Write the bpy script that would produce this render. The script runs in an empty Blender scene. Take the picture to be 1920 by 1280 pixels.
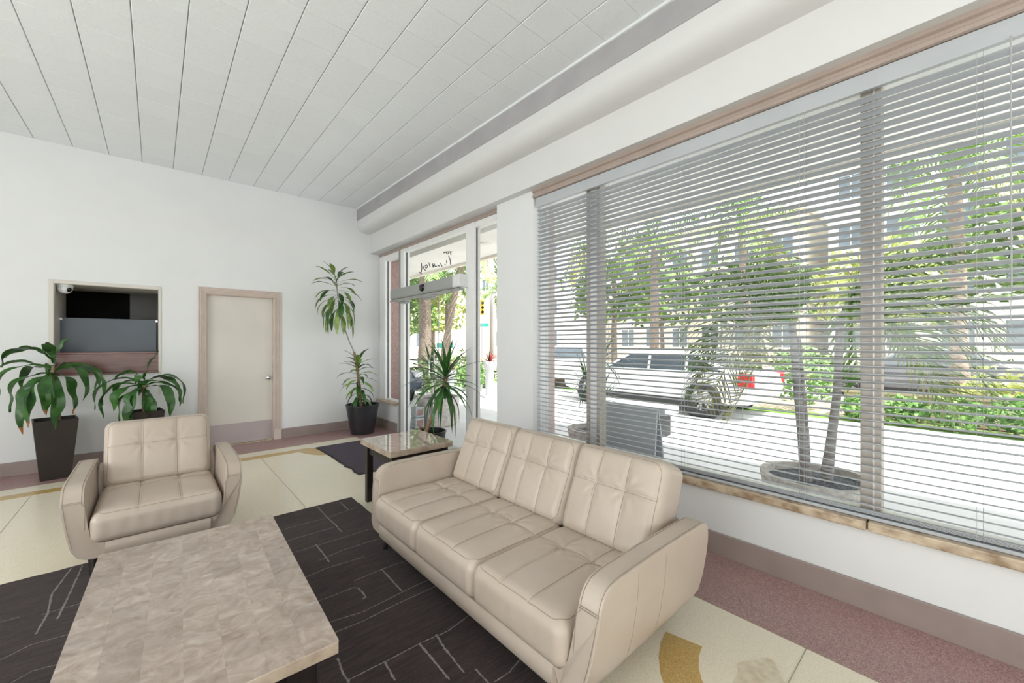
import bpy, bmesh, math, random
from mathutils import Vector, Matrix, Euler

# ------------------------------------------------------------------ camera, world, light
F_PX, H_CAM = 755.0, 1.47
YAW = math.atan((960 - 293) / F_PX)
scene = bpy.context.scene
COL = scene.collection
cam_d = bpy.data.cameras.new('camera')
cam = bpy.data.objects.new('camera', cam_d)
COL.objects.link(cam)
cam.location = (0, 0, H_CAM)
cam.rotation_euler = (math.pi / 2, 0, -YAW)
cam_d.sensor_fit = 'HORIZONTAL'
cam_d.sensor_width = 36
cam_d.lens = F_PX / 1920 * 36
cam_d.shift_y = 3 / 1920
cam_d.clip_start = 0.05
cam_d.clip_end = 500
scene.camera = cam

world = bpy.data.worlds.new('sky')
scene.world = world
world.use_nodes = True
wn = world.node_tree
wn.nodes['Background'].inputs[0].default_value = (0.96, 0.975, 1.0, 1)
wn.nodes['Background'].inputs[1].default_value = 2.0

sun_d = bpy.data.lights.new('sun', 'SUN')
sun = bpy.data.objects.new('sun', sun_d)
COL.objects.link(sun)
sun_d.energy = 7.4
sun_d.angle = math.radians(0.6)
sun_d.color = (1.0, 0.965, 0.92)
sun.rotation_euler = Euler((math.radians(27), math.radians(2), 0), 'XYZ')   # high sun, leaning along the facade
sun.location = (8, -6, 12)


def area(name, loc, rot, sx, sy, power, col=(1, 1, 1)):
    d = bpy.data.lights.new(name, 'AREA')
    d.shape = 'RECTANGLE'
    d.size, d.size_y = sx, sy
    d.energy = power
    d.color = col
    o = bpy.data.objects.new(name, d)
    COL.objects.link(o)
    o.location = loc
    o.rotation_euler = rot
    return o


# added fill lights shining in through added windows, behind and left of the camera
area('fill_light_rear', (-0.9, -4.35, 1.75), (math.radians(112), 0, 0), 4.6, 2.3, 42, (1.0, 0.99, 0.97))
area('fill_light_left', (-4.85, 1.6, 1.75), (math.radians(112), 0, math.radians(-90)), 5.4, 2.3, 92, (1.0, 0.992, 0.98))

vs = scene.view_settings
vs.view_transform = 'Standard'
vs.look = 'None'
vs.gamma = 1
vs.use_curve_mapping = False
vs.exposure = 0.56
scene.cycles.use_denoising = True
scene.cycles.max_bounces = 10
scene.cycles.diffuse_bounces = 5
scene.cycles.glossy_bounces = 4
scene.cycles.transmission_bounces = 6
scene.cycles.transparent_max_bounces = 16
scene.cycles.sample_clamp_indirect = 6
scene.cycles.caustics_reflective = False
scene.cycles.caustics_refractive = False

RND = random.Random(7)


# ------------------------------------------------------------------ materials
def srgb(r, g, b):
    f = lambda c: (c / 255 / 12.92) if c / 255 <= 0.04045 else ((c / 255 + 0.055) / 1.055) ** 2.4
    return (f(r), f(g), f(b), 1)


def mixc(a, b, t):
    return tuple(a[i] * (1 - t) + b[i] * t for i in range(3)) + (1,)


def mat(name, c1, c2=None, scale=20, rough=0.5, spec=0.5, bump=0, bscale=None, metal=0, detail=4, coat=0,
        stretch=None, contrast=(0.35, 0.65), random_amt=0, trans=0, sheen=0):
    m = bpy.data.materials.new(name)
    m.use_nodes = True
    nt = m.node_tree
    p = nt.nodes['Principled BSDF']
    p.inputs['Roughness'].default_value = rough
    p.inputs['Specular IOR Level'].default_value = spec
    p.inputs['Metallic'].default_value = metal
    p.inputs['Coat Weight'].default_value = coat
    p.inputs['Sheen Weight'].default_value = sheen
    if trans:
        p.inputs['Transmission Weight'].default_value = trans
    tc = nt.nodes.new('ShaderNodeTexCoord')
    mp = nt.nodes.new('ShaderNodeMapping')
    nt.links.new(tc.outputs['Object'], mp.inputs[0])
    if stretch:
        mp.inputs['Scale'].default_value = stretch
    no = nt.nodes.new('ShaderNodeTexNoise')
    no.inputs['Scale'].default_value = scale
    no.inputs['Detail'].default_value = detail
    nt.links.new(mp.outputs[0], no.inputs['Vector'])
    c2 = c2 or mixc(c1, (c1[0] * .9, c1[1] * .9, c1[2] * .9), 1)
    cr = nt.nodes.new('ShaderNodeValToRGB')
    cr.color_ramp.elements[0].position, cr.color_ramp.elements[1].position = contrast
    cr.color_ramp.elements[0].color = c2
    cr.color_ramp.elements[1].color = c1
    nt.links.new(no.outputs['Fac'], cr.inputs[0])
    out = cr.outputs[0]
    if random_amt:
        oi = nt.nodes.new('ShaderNodeObjectInfo')
        hv = nt.nodes.new('ShaderNodeHueSaturation')
        mr = nt.nodes.new('ShaderNodeMapRange')
        mr.inputs['To Min'].default_value = 1 - random_amt
        mr.inputs['To Max'].default_value = 1 + random_amt
        nt.links.new(oi.outputs['Random'], mr.inputs['Value'])
        nt.links.new(mr.outputs[0], hv.inputs['Value'])
        nt.links.new(out, hv.inputs['Color'])
        ad = nt.nodes.new('ShaderNodeVectorMath')
        ad.operation = 'ADD'
        sc = nt.nodes.new('ShaderNodeVectorMath')
        sc.operation = 'SCALE'
        sc.inputs[0].default_value = (37, 19, 53)
        nt.links.new(oi.outputs['Random'], sc.inputs['Scale'])
        nt.links.new(mp.outputs[0], ad.inputs[0])
        nt.links.new(sc.outputs[0], ad.inputs[1])
        nt.links.new(ad.outputs[0], no.inputs['Vector'])
        out = hv.outputs[0]
    nt.links.new(out, p.inputs['Base Color'])
    if bump:
        bn = nt.nodes.new('ShaderNodeTexNoise')
        bn.inputs['Scale'].default_value = bscale or scale * 4
        bn.inputs['Detail'].default_value = 3
        nt.links.new(mp.outputs[0], bn.inputs['Vector'])
        b = nt.nodes.new('ShaderNodeBump')
        b.inputs['Strength'].default_value = bump
        b.inputs['Distance'].default_value = 0.004
        nt.links.new(bn.outputs['Fac'], b.inputs['Height'])
        nt.links.new(b.outputs[0], p.inputs['Normal'])
    return m


def glass_mat(name, tint=(1, 1, 1), refl=0.06):
    m = bpy.data.materials.new(name)
    m.use_nodes = True
    nt = m.node_tree
    nt.nodes.remove(nt.nodes['Principled BSDF'])
    o = nt.nodes['Material Output']
    t = nt.nodes.new('ShaderNodeBsdfTransparent')
    t.inputs[0].default_value = tint + (1,)
    g = nt.nodes.new('ShaderNodeBsdfGlossy')
    g.inputs['Roughness'].default_value = 0.01
    mx = nt.nodes.new('ShaderNodeMixShader')
    lw = nt.nodes.new('ShaderNodeLayerWeight')     # Schlick-like, the same from both sides of the pane
    pw = nt.nodes.new('ShaderNodeMath')
    pw.operation = 'POWER'
    pw.inputs[1].default_value = 5
    ma = nt.nodes.new('ShaderNodeMath')
    ma.operation = 'MULTIPLY_ADD'
    ma.inputs[1].default_value = 0.6
    ma.inputs[2].default_value = refl * 0.5
    nt.links.new(lw.outputs['Facing'], pw.inputs[0])
    nt.links.new(pw.outputs[0], ma.inputs[0])
    nt.links.new(ma.outputs[0], mx.inputs[0])
    nt.links.new(t.outputs[0], mx.inputs[1])
    nt.links.new(g.outputs[0], mx.inputs[2])
    nt.links.new(mx.outputs[0], o.inputs[0])
    return m


def terrazzo(name, base, chips, rough=0.22, chip_scale=260, stain=None):
    m = bpy.data.materials.new(name)
    m.use_nodes = True
    nt = m.node_tree
    p = nt.nodes['Principled BSDF']
    p.inputs['Roughness'].default_value = rough
    tc = nt.nodes.new('ShaderNodeTexCoord')
    v = nt.nodes.new('ShaderNodeTexVoronoi')
    v.inputs['Scale'].default_value = chip_scale
    nt.links.new(tc.outputs['Object'], v.inputs['Vector'])
    cr = nt.nodes.new('ShaderNodeValToRGB')
    cr.color_ramp.interpolation = 'LINEAR'
    n = len(chips)
    cr.color_ramp.elements[0].color = chips[0]
    cr.color_ramp.elements[1].color = chips[-1]
    for i, c in enumerate(chips[1:-1]):
        e = cr.color_ramp.elements.new((i + 1) / (n - 1))
        e.color = c
    sp = nt.nodes.new('ShaderNodeSeparateColor')
    nt.links.new(v.outputs['Color'], sp.inputs[0])
    nt.links.new(sp.outputs[0], cr.inputs[0])
    no = nt.nodes.new('ShaderNodeTexNoise')
    no.inputs['Scale'].default_value = 1.6
    no.inputs['Detail'].default_value = 5
    nt.links.new(tc.outputs['Object'], no.inputs['Vector'])
    mx = nt.nodes.new('ShaderNodeMix')
    mx.data_type = 'RGBA'
    mr = nt.nodes.new('ShaderNodeMapRange')
    mr.inputs['From Min'].default_value = 0.35
    mr.inputs['From Max'].default_value = 0.7
    mr.inputs['To Min'].default_value = 0.0
    mr.inputs['To Max'].default_value = 0.45
    nt.links.new(no.outputs['Fac'], mr.inputs['Value'])
    nt.links.new(mr.outputs[0], mx.inputs[0])
    nt.links.new(cr.outputs[0], mx.inputs[6])
    mx.inputs[7].default_value = base
    nt.links.new(mx.outputs[2], p.inputs['Base Color'])
    return m


M = {}
M['wall'] = mat('white_plaster', srgb(230, 231, 232), srgb(228, 229, 230), 3, 0.7, 0.3, 0.03, 90)
M['ceil'] = mat('ceiling_tile_paint', srgb(241, 244, 247), srgb(236, 240, 243), 60, 0.85, 0.2, 0.25, 160, random_amt=0.012)
M['ceil_gap'] = mat('ceiling_joint', srgb(200, 202, 203), rough=0.9)
M['bulk'] = mat('bulkhead_plaster', srgb(222, 222, 222), srgb(220, 220, 220), 2.5, 0.65, 0.3, 0.03, 60)
M['cove'] = mat('cove_paint', srgb(176, 174, 176), srgb(168, 166, 168), 4, 0.7, 0.3)
M['taupe'] = mat('taupe_paint', srgb(176, 160, 151), srgb(168, 152, 144), 6, 0.42, 0.45)
M['base'] = mat('baseboard_paint', srgb(158, 143, 138), srgb(150, 135, 131), 5, 0.45, 0.4)
M['casing'] = mat('door_casing_paint', srgb(212, 197, 188), srgb(206, 191, 182), 5, 0.4, 0.45)
M['door'] = mat('door_paint', srgb(218, 213, 205), srgb(212, 207, 199), 2, 0.4, 0.45)
M['kick'] = mat('kick_plate_paint', srgb(186, 174, 174), srgb(180, 168, 169), 3, 0.4, 0.45)
M['chrome'] = mat('brushed_chrome', srgb(205, 205, 203), srgb(190, 190, 188), 40, 0.22, 0.5, metal=1)
M['cream'] = terrazzo('cream_terrazzo', srgb(238, 229, 208), [srgb(228, 217, 194), srgb(238, 229, 208), srgb(243, 235, 216), srgb(216, 204, 178)], 0.2, 330)
M['pink'] = terrazzo('pink_terrazzo', srgb(160, 124, 124), [srgb(128, 94, 98), srgb(176, 142, 140), srgb(150, 112, 114), srgb(196, 168, 160), srgb(112, 82, 86)], 0.33, 230)
M['gold'] = terrazzo('gold_terrazzo', srgb(199, 168, 106), [srgb(190, 156, 88), srgb(206, 176, 116), srgb(176, 140, 78), srgb(212, 188, 134)], 0.25, 280)
M['divider'] = mat('brass_divider', srgb(168, 160, 138), rough=0.5)
M['stain'] = mat('floor_stain', srgb(226, 216, 194), srgb(208, 194, 166), 24, 0.3)
M['travertine'] = mat('travertine_sill', srgb(208, 190, 166), srgb(150, 126, 102), 16, 0.35, 0.5, 0.5, 40, stretch=(1, .8, 1.2), detail=10, contrast=(.34, .62))
M['alu'] = mat('white_aluminium', srgb(242, 242, 242), srgb(237, 237, 238), 5, 0.35, 0.5)
M['alu_grey'] = mat('grey_aluminium', srgb(166, 164, 162), srgb(156, 154, 152), 8, 0.4, 0.5, metal=0.3)
M['mull'] = mat('weathered_mullion', srgb(196, 186, 176), srgb(180, 169, 158), 12, 0.5, 0.4, stretch=(1, 1, .1))
M['slat'] = mat('blind_slat', srgb(186, 190, 195), srgb(181, 185, 190), 5, 0.4, 0.4)
M['cord'] = mat('blind_cord', srgb(180, 182, 184), rough=0.8)
M['glass'] = glass_mat('window_glass', (0.97, 0.985, 0.98), 0.055)
M['frost'] = mat('frosted_glass', srgb(72, 82, 93), srgb(66, 76, 87), 3, 0.3, 0.5)
M['wood'] = mat('mahogany_board', srgb(124, 84, 76), srgb(96, 62, 56), 6, 0.25, 0.5, stretch=(.6, 6, 9), detail=6)
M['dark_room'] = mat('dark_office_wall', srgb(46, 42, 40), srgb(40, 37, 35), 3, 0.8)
M['dark_door'] = mat('office_door_grey', srgb(236, 232, 226), srgb(230, 226, 220), 3, 0.5)
M['leather'] = mat('cream_leather', srgb(196, 182, 169), srgb(189, 174, 160), 3.5, 0.37, 0.5, 0.10, 220)
M['stitch'] = mat('leather_seam', srgb(158, 144, 128), srgb(148, 134, 118), 40, 0.6)
M['leg'] = mat('espresso_wood', srgb(40, 32, 30), srgb(30, 24, 23), 8, 0.35, 0.5, stretch=(5, 5, .6))
M['rug'] = mat('dark_brown_rug', srgb(64, 48, 46), srgb(42, 31, 30), 22, 0.95, 0.1, 0.9, 160, stretch=(.35, 3.2, 1), sheen=0.15)
M['rugline'] = mat('grey_rug_yarn', srgb(150, 144, 140), srgb(120, 114, 111), 90, 0.95, 0.1)
M['mat'] = mat('charcoal_mat', srgb(92, 86, 96), srgb(76, 70, 80), 120, 0.95, 0.1, 0.6, 300)
M['rubber'] = mat('black_rubber', srgb(34, 34, 37), rough=0.6)
def marble_mat(name, light, mid, dark, rough, rnd, coat=0):
    m = mat(name, light, mid, 13, rough, 0.5, detail=12, contrast=(0.38, 0.62), random_amt=rnd, coat=coat)
    nt = m.node_tree
    no = next(n for n in nt.nodes if n.type == 'TEX_NOISE')
    no.inputs['Distortion'].default_value = 1.1
    no.inputs['Roughness'].default_value = 0.62
    cr = next(n for n in nt.nodes if n.type == 'VALTORGB')
    e = cr.color_ramp.elements.new(0.2)
    e.color = dark
    e = cr.color_ramp.elements.new(0.8)
    e.color = srgb(214, 205, 196)
    return m


M['marble'] = marble_mat('beige_marble', srgb(186, 171, 160), srgb(162, 146, 134), srgb(132, 114, 101), 0.22, 0.09)
M['marble_shiny'] = marble_mat('polished_beige_marble', srgb(198, 184, 170), srgb(176, 160, 146), srgb(150, 132, 116), 0.05, 0.03, 1.0)
M['marble_edge'] = mat('beige_marble_edge', srgb(196, 180, 162), srgb(158, 138, 120), 14, 0.2, 0.5, detail=9, contrast=(0.3, 0.7))
M['pot_brown'] = mat('dark_brown_planter', srgb(50, 42, 38), srgb(43, 36, 33), 6, 0.5, 0.4)
M['pot_black'] = mat('black_plastic_pot', srgb(48, 49, 53), srgb(42, 43, 47), 6, 0.38, 0.5)
M['soil'] = mat('potting_soil', srgb(52, 40, 32), srgb(28, 22, 18), 60, 0.95, 0.1, 0.8, 90)
M['gravel'] = mat('grey_planter_gravel', srgb(132, 134, 142), srgb(70, 72, 80), 70, 0.95, 0.1, 0.8, 90)
M['granite_pale'] = mat('pale_pink_granite', srgb(214, 194, 190), srgb(186, 162, 158), 70, 0.35, 0.5, detail=6)
M['stem'] = mat('cane_stem', srgb(158, 134, 108), srgb(120, 98, 76), 30, 0.8, 0.2, 0.4, 60, stretch=(1, 1, 4))
M['leaf'] = mat('corn_plant_leaf', srgb(62, 110, 44), srgb(36, 78, 30), 9, 0.38, 0.5, stretch=(1, 1, 1), random_amt=0.2)
M['leaf_tip'] = mat('dry_leaf_tip', srgb(172, 108, 48), srgb(120, 76, 40), 30, 0.7)
M['leaf_var'] = mat('variegated_leaf', srgb(136, 158, 84), srgb(86, 116, 58), 16, 0.42, 0.5, random_amt=0.2)
M['leaf_lime'] = mat('lime_leaf', srgb(150, 184, 78), srgb(96, 140, 52), 14, 0.42, 0.5, random_amt=0.15)
M['yucca'] = mat('yucca_leaf', srgb(66, 116, 46), srgb(40, 84, 38), 12, 0.36, 0.5, random_amt=0.25)
M['concrete'] = mat('planter_concrete', srgb(222, 215, 211), srgb(188, 180, 176), 22, 0.85, 0.2, 0.5, 70)
M['pave'] = mat('white_pavement', srgb(206, 207, 208), srgb(194, 195, 196), 1.2, 0.8, 0.2, 0.1, 60)
M['sidewalk'] = mat('beige_sidewalk', srgb(206, 190, 168), srgb(188, 172, 152), 2.5, 0.85, 0.2)
M['road'] = mat('road_asphalt', srgb(176, 166, 164), srgb(158, 150, 148), 3, 0.9, 0.2)
M['grass'] = mat('lawn', srgb(120, 148, 78), srgb(84, 116, 52), 6, 0.9, 0.1, 0.6, 30)
M['granite'] = mat('pink_granite', srgb(180, 142, 136), srgb(136, 100, 96), 70, 0.35, 0.5, detail=6)
M['canopy'] = mat('canopy_plaster', srgb(232, 228, 222), srgb(224, 220, 214), 2, 0.8, 0.2)
M['facade'] = mat('cream_facade', srgb(232, 224, 208), srgb(222, 214, 198), 0.8, 0.8, 0.2)
M['facade2'] = mat('white_facade', srgb(236, 236, 234), srgb(228, 229, 228), 0.8, 0.8, 0.2)
M['win_far'] = mat('far_window_glass', srgb(120, 134, 146), srgb(96, 110, 122), 2, 0.25, 0.5)
M['white_paint'] = mat('white_car_paint', srgb(236, 236, 234), srgb(232, 232, 231), 2, 0.2, 0.5, coat=0.6)
M['blue_paint'] = mat('dark_blue_car_paint', srgb(44, 58, 80), srgb(40, 52, 72), 2, 0.2, 0.5, coat=0.6)
M['grey_paint'] = mat('grey_car_paint', srgb(104, 106, 112), srgb(98, 100, 106), 2, 0.25, 0.5, coat=0.6)
M['car_glass'] = mat('tinted_car_glass', srgb(72, 82, 90), srgb(62, 72, 80), 2, 0.08, 0.6)
M['tyre'] = mat('tyre_rubber', srgb(44, 44, 46), rough=0.8)
M['rim'] = mat('alloy_rim', srgb(190, 192, 194), rough=0.3, metal=0.8)
M['tail'] = mat('red_tail_lamp', srgb(206, 40, 52), srgb(180, 30, 42), 20, 0.2)
M['plate'] = mat('license_plate', srgb(226, 220, 206), rough=0.4)
M['trim_black'] = mat('black_trim', srgb(38, 39, 42), rough=0.55)
M['bark'] = mat('palm_bark', srgb(164, 148, 134), srgb(112, 98, 90), 14, 0.9, 0.2, 0.9, 26, stretch=(1, 1, 5))
M['bark_grey'] = mat('ringed_palm_trunk', srgb(184, 178, 178), srgb(132, 124, 124), 10, 0.85, 0.2, 0.6, 20, stretch=(1, 1, 7))
M['frond'] = mat('palm_frond', srgb(128, 160, 66), srgb(84, 124, 48), 5, 0.5, 0.4, random_amt=0.2)
M['frond_dry'] = mat('yellow_frond', srgb(184, 180, 104), srgb(146, 146, 78), 5, 0.55, 0.4, random_amt=0.15)
M['foliage'] = mat('tree_foliage', srgb(124, 152, 78), srgb(72, 104, 48), 1.6, 0.6, 0.3, random_amt=0.15)
M['foliage2'] = mat('hedge_foliage', srgb(134, 170, 96), srgb(84, 124, 62), 5, 0.55, 0.35, random_amt=0.15)
M['foliage3'] = mat('golden_shrub_foliage', srgb(190, 196, 120), srgb(140, 156, 84), 6, 0.55, 0.35, random_amt=0.15)
M['red_leaf'] = mat('red_bromeliad_leaf', srgb(200, 66, 84), srgb(150, 40, 66), 8, 0.45)
M['agave'] = mat('agave_leaf', srgb(124, 160, 150), srgb(90, 130, 122), 8, 0.5)
M['sign_grey'] = mat('grey_board', srgb(178, 181, 187), srgb(168, 171, 177), 3, 0.5)
M['sign_teal'] = mat('teal_street_sign', srgb(40, 168, 156), srgb(30, 156, 146), 4, 0.4)
M['yellow'] = mat('yellow_signal_housing', srgb(240, 190, 40), rough=0.45)
M['lens_black'] = mat('black_lens', srgb(16, 17, 20), rough=0.1)
M['dome'] = mat('camera_dome_white', srgb(234, 236, 238), rough=0.3)
M['op'] = mat('operator_housing', srgb(166, 168, 165), srgb(160, 162, 159), 4, 0.4, 0.5)
M['block'] = mat('glass_block', srgb(214, 222, 222), srgb(180, 190, 192), 30, 0.12, 0.6, trans=0.25)
M['ink'] = mat('black_lettering', srgb(34, 32, 36), rough=0.5)
M['lamp'] = mat('frosted_lamp_cover', srgb(226, 226, 216), rough=0.5)


# ------------------------------------------------------------------ mesh helpers
class MB:
    def __init__(s):
        s.v, s.f = [], []

    def add(s, verts, faces):
        n = len(s.v)
        s.v += [tuple(p) for p in verts]
        s.f += [tuple(i + n for i in f) for f in faces]
        return s

    def box(s, x0, x1, y0, y1, z0, z1):
        v = [(x, y, z) for z in (z0, z1) for y in (y0, y1) for x in (x0, x1)]
        return s.add(v, [(0, 2, 3, 1), (4, 5, 7, 6), (0, 1, 5, 4), (2, 6, 7, 3), (0, 4, 6, 2), (1, 3, 7, 5)])

    def prism(s, poly, z0, z1):
        n = len(poly)
        v = [(x, y, z0) for x, y in poly] + [(x, y, z1) for x, y in poly]
        f = [tuple(reversed(range(n))), tuple(range(n, 2 * n))] + [(i, (i + 1) % n, n + (i + 1) % n, n + i) for i in range(n)]
        return s.add(v, f)

    def loft(s, rings, caps=True, closed=True):
        n = len(rings[0])
        v = [p for r in rings for p in r]
        f = []
        for k in range(len(rings) - 1):
            for i in range(n if closed else n - 1):
                j = (i + 1) % n
                f.append((k * n + i, k * n + j, (k + 1) * n + j, (k + 1) * n + i))
        if caps and closed:
            f.append(tuple(reversed(range(n))))
            f.append(tuple(range((len(rings) - 1) * n, len(rings) * n)))
        return s.add(v, f)

    def tube(s, pts, r, n=8, caps=True):
        pts = [Vector(p) for p in pts]
        rs = r if isinstance(r, (list, tuple)) else [r] * len(pts)
        rings = []
        up = None
        for i, p in enumerate(pts):
            d = (pts[min(i + 1, len(pts) - 1)] - pts[max(i - 1, 0)]).normalized()
            if up is None:
                up = Vector((0, 0, 1)) if abs(d.z) < 0.9 else Vector((1, 0, 0))
            a = d.cross(up).normalized()
            b = a.cross(d).normalized()
            up = b
            rings.append([p + (a * math.cos(t) + b * math.sin(t)) * rs[i] for t in [2 * math.pi * k / n for k in range(n)]])
        return s.loft(rings, caps)

    def lathe(s, prof, c=(0, 0, 0), n=32, caps=False):
        rings = [[(c[0] + r * math.cos(2 * math.pi * k / n), c[1] + r * math.sin(2 * math.pi * k / n), c[2] + z) for k in range(n)] for r, z in prof]
        return s.loft(rings, caps)

    def disc(s, c, r, n=32, sx=1, sy=1):
        return s.add([(c[0] + r * sx * math.cos(2 * math.pi * k / n), c[1] + r * sy * math.sin(2 * math.pi * k / n), c[2]) for k in range(n)], [tuple(range(n))])

    def xform(s, m):
        s.v = [tuple(m @ Vector(p)) for p in s.v]
        return s

    def mesh(s, name):
        me = bpy.data.meshes.new(name)
        me.from_pydata(s.v, [], s.f)
        me.update()
        return me

    def build(s, name, material, parent=None, smooth=False, bevel=0, bseg=2, angle=35, world=False, fix=True):
        me = s.mesh(name)
        if fix:
            bm = bmesh.new()
            bm.from_mesh(me)
            bmesh.ops.recalc_face_normals(bm, faces=bm.faces)
            bm.to_mesh(me)
            bm.free()
        return link(name, me, material, parent, smooth, bevel, bseg, angle, world)


def link(name, me, material, parent=None, smooth=False, bevel=0, bseg=2, angle=35, world=False):
    if material is not None:
        me.materials.clear()
        for mm in (material if isinstance(material, (list, tuple)) else [material]):
            me.materials.append(mm)
    if smooth:
        for p in me.polygons:
            p.use_smooth = True
    o = bpy.data.objects.new(name, me)
    COL.objects.link(o)
    if parent is not None:
        o.parent = parent
        if world:
            o.matrix_parent_inverse = Matrix.Translation(-Vector(parent.location))
    if bevel:
        b = o.modifiers.new('bevel', 'BEVEL')
        b.width = bevel
        b.segments = bseg
        b.limit_method = 'ANGLE'
        b.angle_limit = math.radians(angle)
    if smooth and bevel:
        w = o.modifiers.new('wn', 'WEIGHTED_NORMAL')
        w.keep_sharp = True
    elif smooth:
        try:
            me.set_sharp_from_angle(angle=math.radians(50))
        except Exception:
            pass
    return o


def tag(o, label, cat, group=None, kind=None):
    if label:
        o['label'] = label
    if cat:
        o['category'] = cat
    if group:
        o['group'] = group
    if kind:
        o['kind'] = kind
    return o


def thing(name, loc, label, cat, group=None, rotz=0):
    o = bpy.data.objects.new(name, None)
    COL.objects.link(o)
    o.empty_display_size = 0.1
    o.location = loc
    o.rotation_euler = (0, 0, rotz)
    return tag(o, label, cat, group)


def struct(o):
    o['kind'] = 'structure'
    return o


def B(*a):
    return MB().box(*a)


def project(x, y, z):
    s, c = math.sin(YAW), math.cos(YAW)
    dep = x * s + y * c
    if dep < 0.05:
        return None
    return (960 + F_PX * (x * c - y * s) / dep, 643 - F_PX * (z - H_CAM) / dep)


# pixel on a horizontal plane, used only to read positions off the photograph
def on_floor(px, py, z=0.0):
    s, c = math.sin(YAW), math.cos(YAW)
    u, v = (px - 960) / F_PX, (643 - py) / F_PX
    t = (z - H_CAM) / v
    return ((s + c * u) * t, (c - s * u) * t)


# ------------------------------------------------------------------ room shell
XW, YB, ZC = 2.94, 7.0, 3.785      # window wall face, back wall face, ceiling
XL, YR = -4.5, -4.0                # left and rear walls, out of view

floor = struct(B(XL - .2, 3.12, YR - .2, YB + .2, -0.15, 0).build('floor', M['cream']))
floor['label'] = 'cream terrazzo lobby floor with pink border and gold inlays'
B(2.345, 3.0, YR, YB, 0.0, 0.0015).build('border_strip', M['pink'], floor)
B(XL, 2.345, 6.36, YB, 0.0, 0.0015).build('border_strip', M['pink'], floor)
B(XL, 1.45, 5.975, 6.125, 0.0, 0.0015).build('inlay_band', M['gold'], floor)
MB().prism([(1.4505, 6.125), (1.4505, 5.945), (1.50, 5.79), (1.56, 5.68), (1.63, 5.60), (1.80, 5.55), (1.85, 5.75), (1.70, 6.03), (1.64, 6.095), (1.55, 6.13)], 0, .0015).build('inlay_flourish', M['gold'], floor)


def band(pts, w):
    L, R = [], []
    for i, p in enumerate(pts):
        a, b = Vector(pts[max(i - 1, 0)]), Vector(pts[min(i + 1, len(pts) - 1)])
        d = (b - a).normalized()
        n = Vector((-d.y, d.x))
        L.append(tuple(Vector(p) + n * w / 2))
        R.append(tuple(Vector(p) - n * w / 2))
    return L + R[::-1]


arc = []
for k in range(13):
    t = math.radians(98 + k * 10)
    arc.append((2.03 + .48 * math.cos(t), .46 + .48 * math.sin(t)))
MB().prism(band(arc, .17), 0, .0015).build('inlay_flourish', M['gold'], floor)
for (a, b, c_, d_) in [(1.0, 1.003, .513, 5.975), (-.907, -.904, .513, 5.975), (-2.81, -2.807, .513, 5.975), (XL, 2.345, .512, .515), (XL, 1.0, 3.30, 3.303), (2.343, 2.346, YR, 6.36), (XL, 2.345, 6.359, 6.362)]:
    B(a, b, c_, d_, .0, .0019).build('divider_strip', M['divider'], floor)
MB().prism([(1.97 + .15 * math.cos(t) * (1 + .16 * math.sin(3 * t + 1)), .60 + .09 * math.sin(t) * (1 + .14 * math.cos(5 * t))) for t in [2 * math.pi * k / 40 for k in range(40)]], 0, .0012).build('floor_stain', M['stain'], floor)

# back wall with the door opening and the service window
WX0, WX1, WZ0, WZ1 = -.888, .022, 1.10, 2.165
DX0, DX1, DZ1 = .527, 1.338, 2.15
bw = MB()
bw.box(XL - .2, WX0, YB, YB + .2, 0, 4.1).box(WX0, WX1, YB, YB + .2, 0, WZ0).box(WX0, WX1, YB, YB + .2, WZ1, 4.1)
bw.box(WX1, DX0, YB, YB + .2, 0, 4.1).box(DX0, DX1, YB, YB + .2, DZ1, 4.1).box(DX1, 3.4, YB, YB + .2, 0, 4.1)
wall_back = struct(bw.build('wall_back', M['wall']))
wall_back['label'] = 'white plaster back wall with door and service window'

# window wall: lower wall, pier, header
WY0, WY1 = -1.25, 2.975
ww = MB()
ww.box(XW, 3.12, WY0, WY1, 0, .445).box(2.92, 3.12, WY1, 3.566, 0, 3.06)
ww.box(XW, 3.12, WY0, WY1, 2.965, 3.06).box(XW, 3.12, YR - .2, WY0, 0, 4.1)
ww.box(2.97, 3.12, 6.215, YB, 0, .44)
wall_right = struct(ww.build('wall_right', M['wall']))
wall_right['label'] = 'white window wall with pier beside the entrance'

# other walls of the lobby, behind the camera, each with an opening for an added window
wl = MB().box(XL - .2, XL, YR - .2, -1.1, 0, 4.1).box(XL - .2, XL, 4.3, YB, 0, 4.1).box(XL - .2, XL, -1.1, 4.3, 0, .6).box(XL - .2, XL, -1.1, 4.3, 2.9, 4.1)
struct(wl.build('wall_left', M['wall']))
wr = MB().box(XL, -3.2, YR - .2, YR, 0, 4.1).box(1.4, XW, YR - .2, YR, 0, 4.1).box(-3.2, 1.4, YR - .2, YR, 0, .6).box(-3.2, 1.4, YR - .2, YR, 2.9, 4.1)
struct(wr.build('wall_rear', M['wall']))

def rear_window(nm, lb, rects, panes):  # windows added in the unseen walls to let the fill lights in
    m = MB()
    for r_ in rects:
        m.box(*r_)
    o = struct(m.build(nm, M['alu'], bevel=.004))
    o['label'] = lb
    for p_ in panes:
        B(*p_).build('pane', M['glass'], o)


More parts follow.
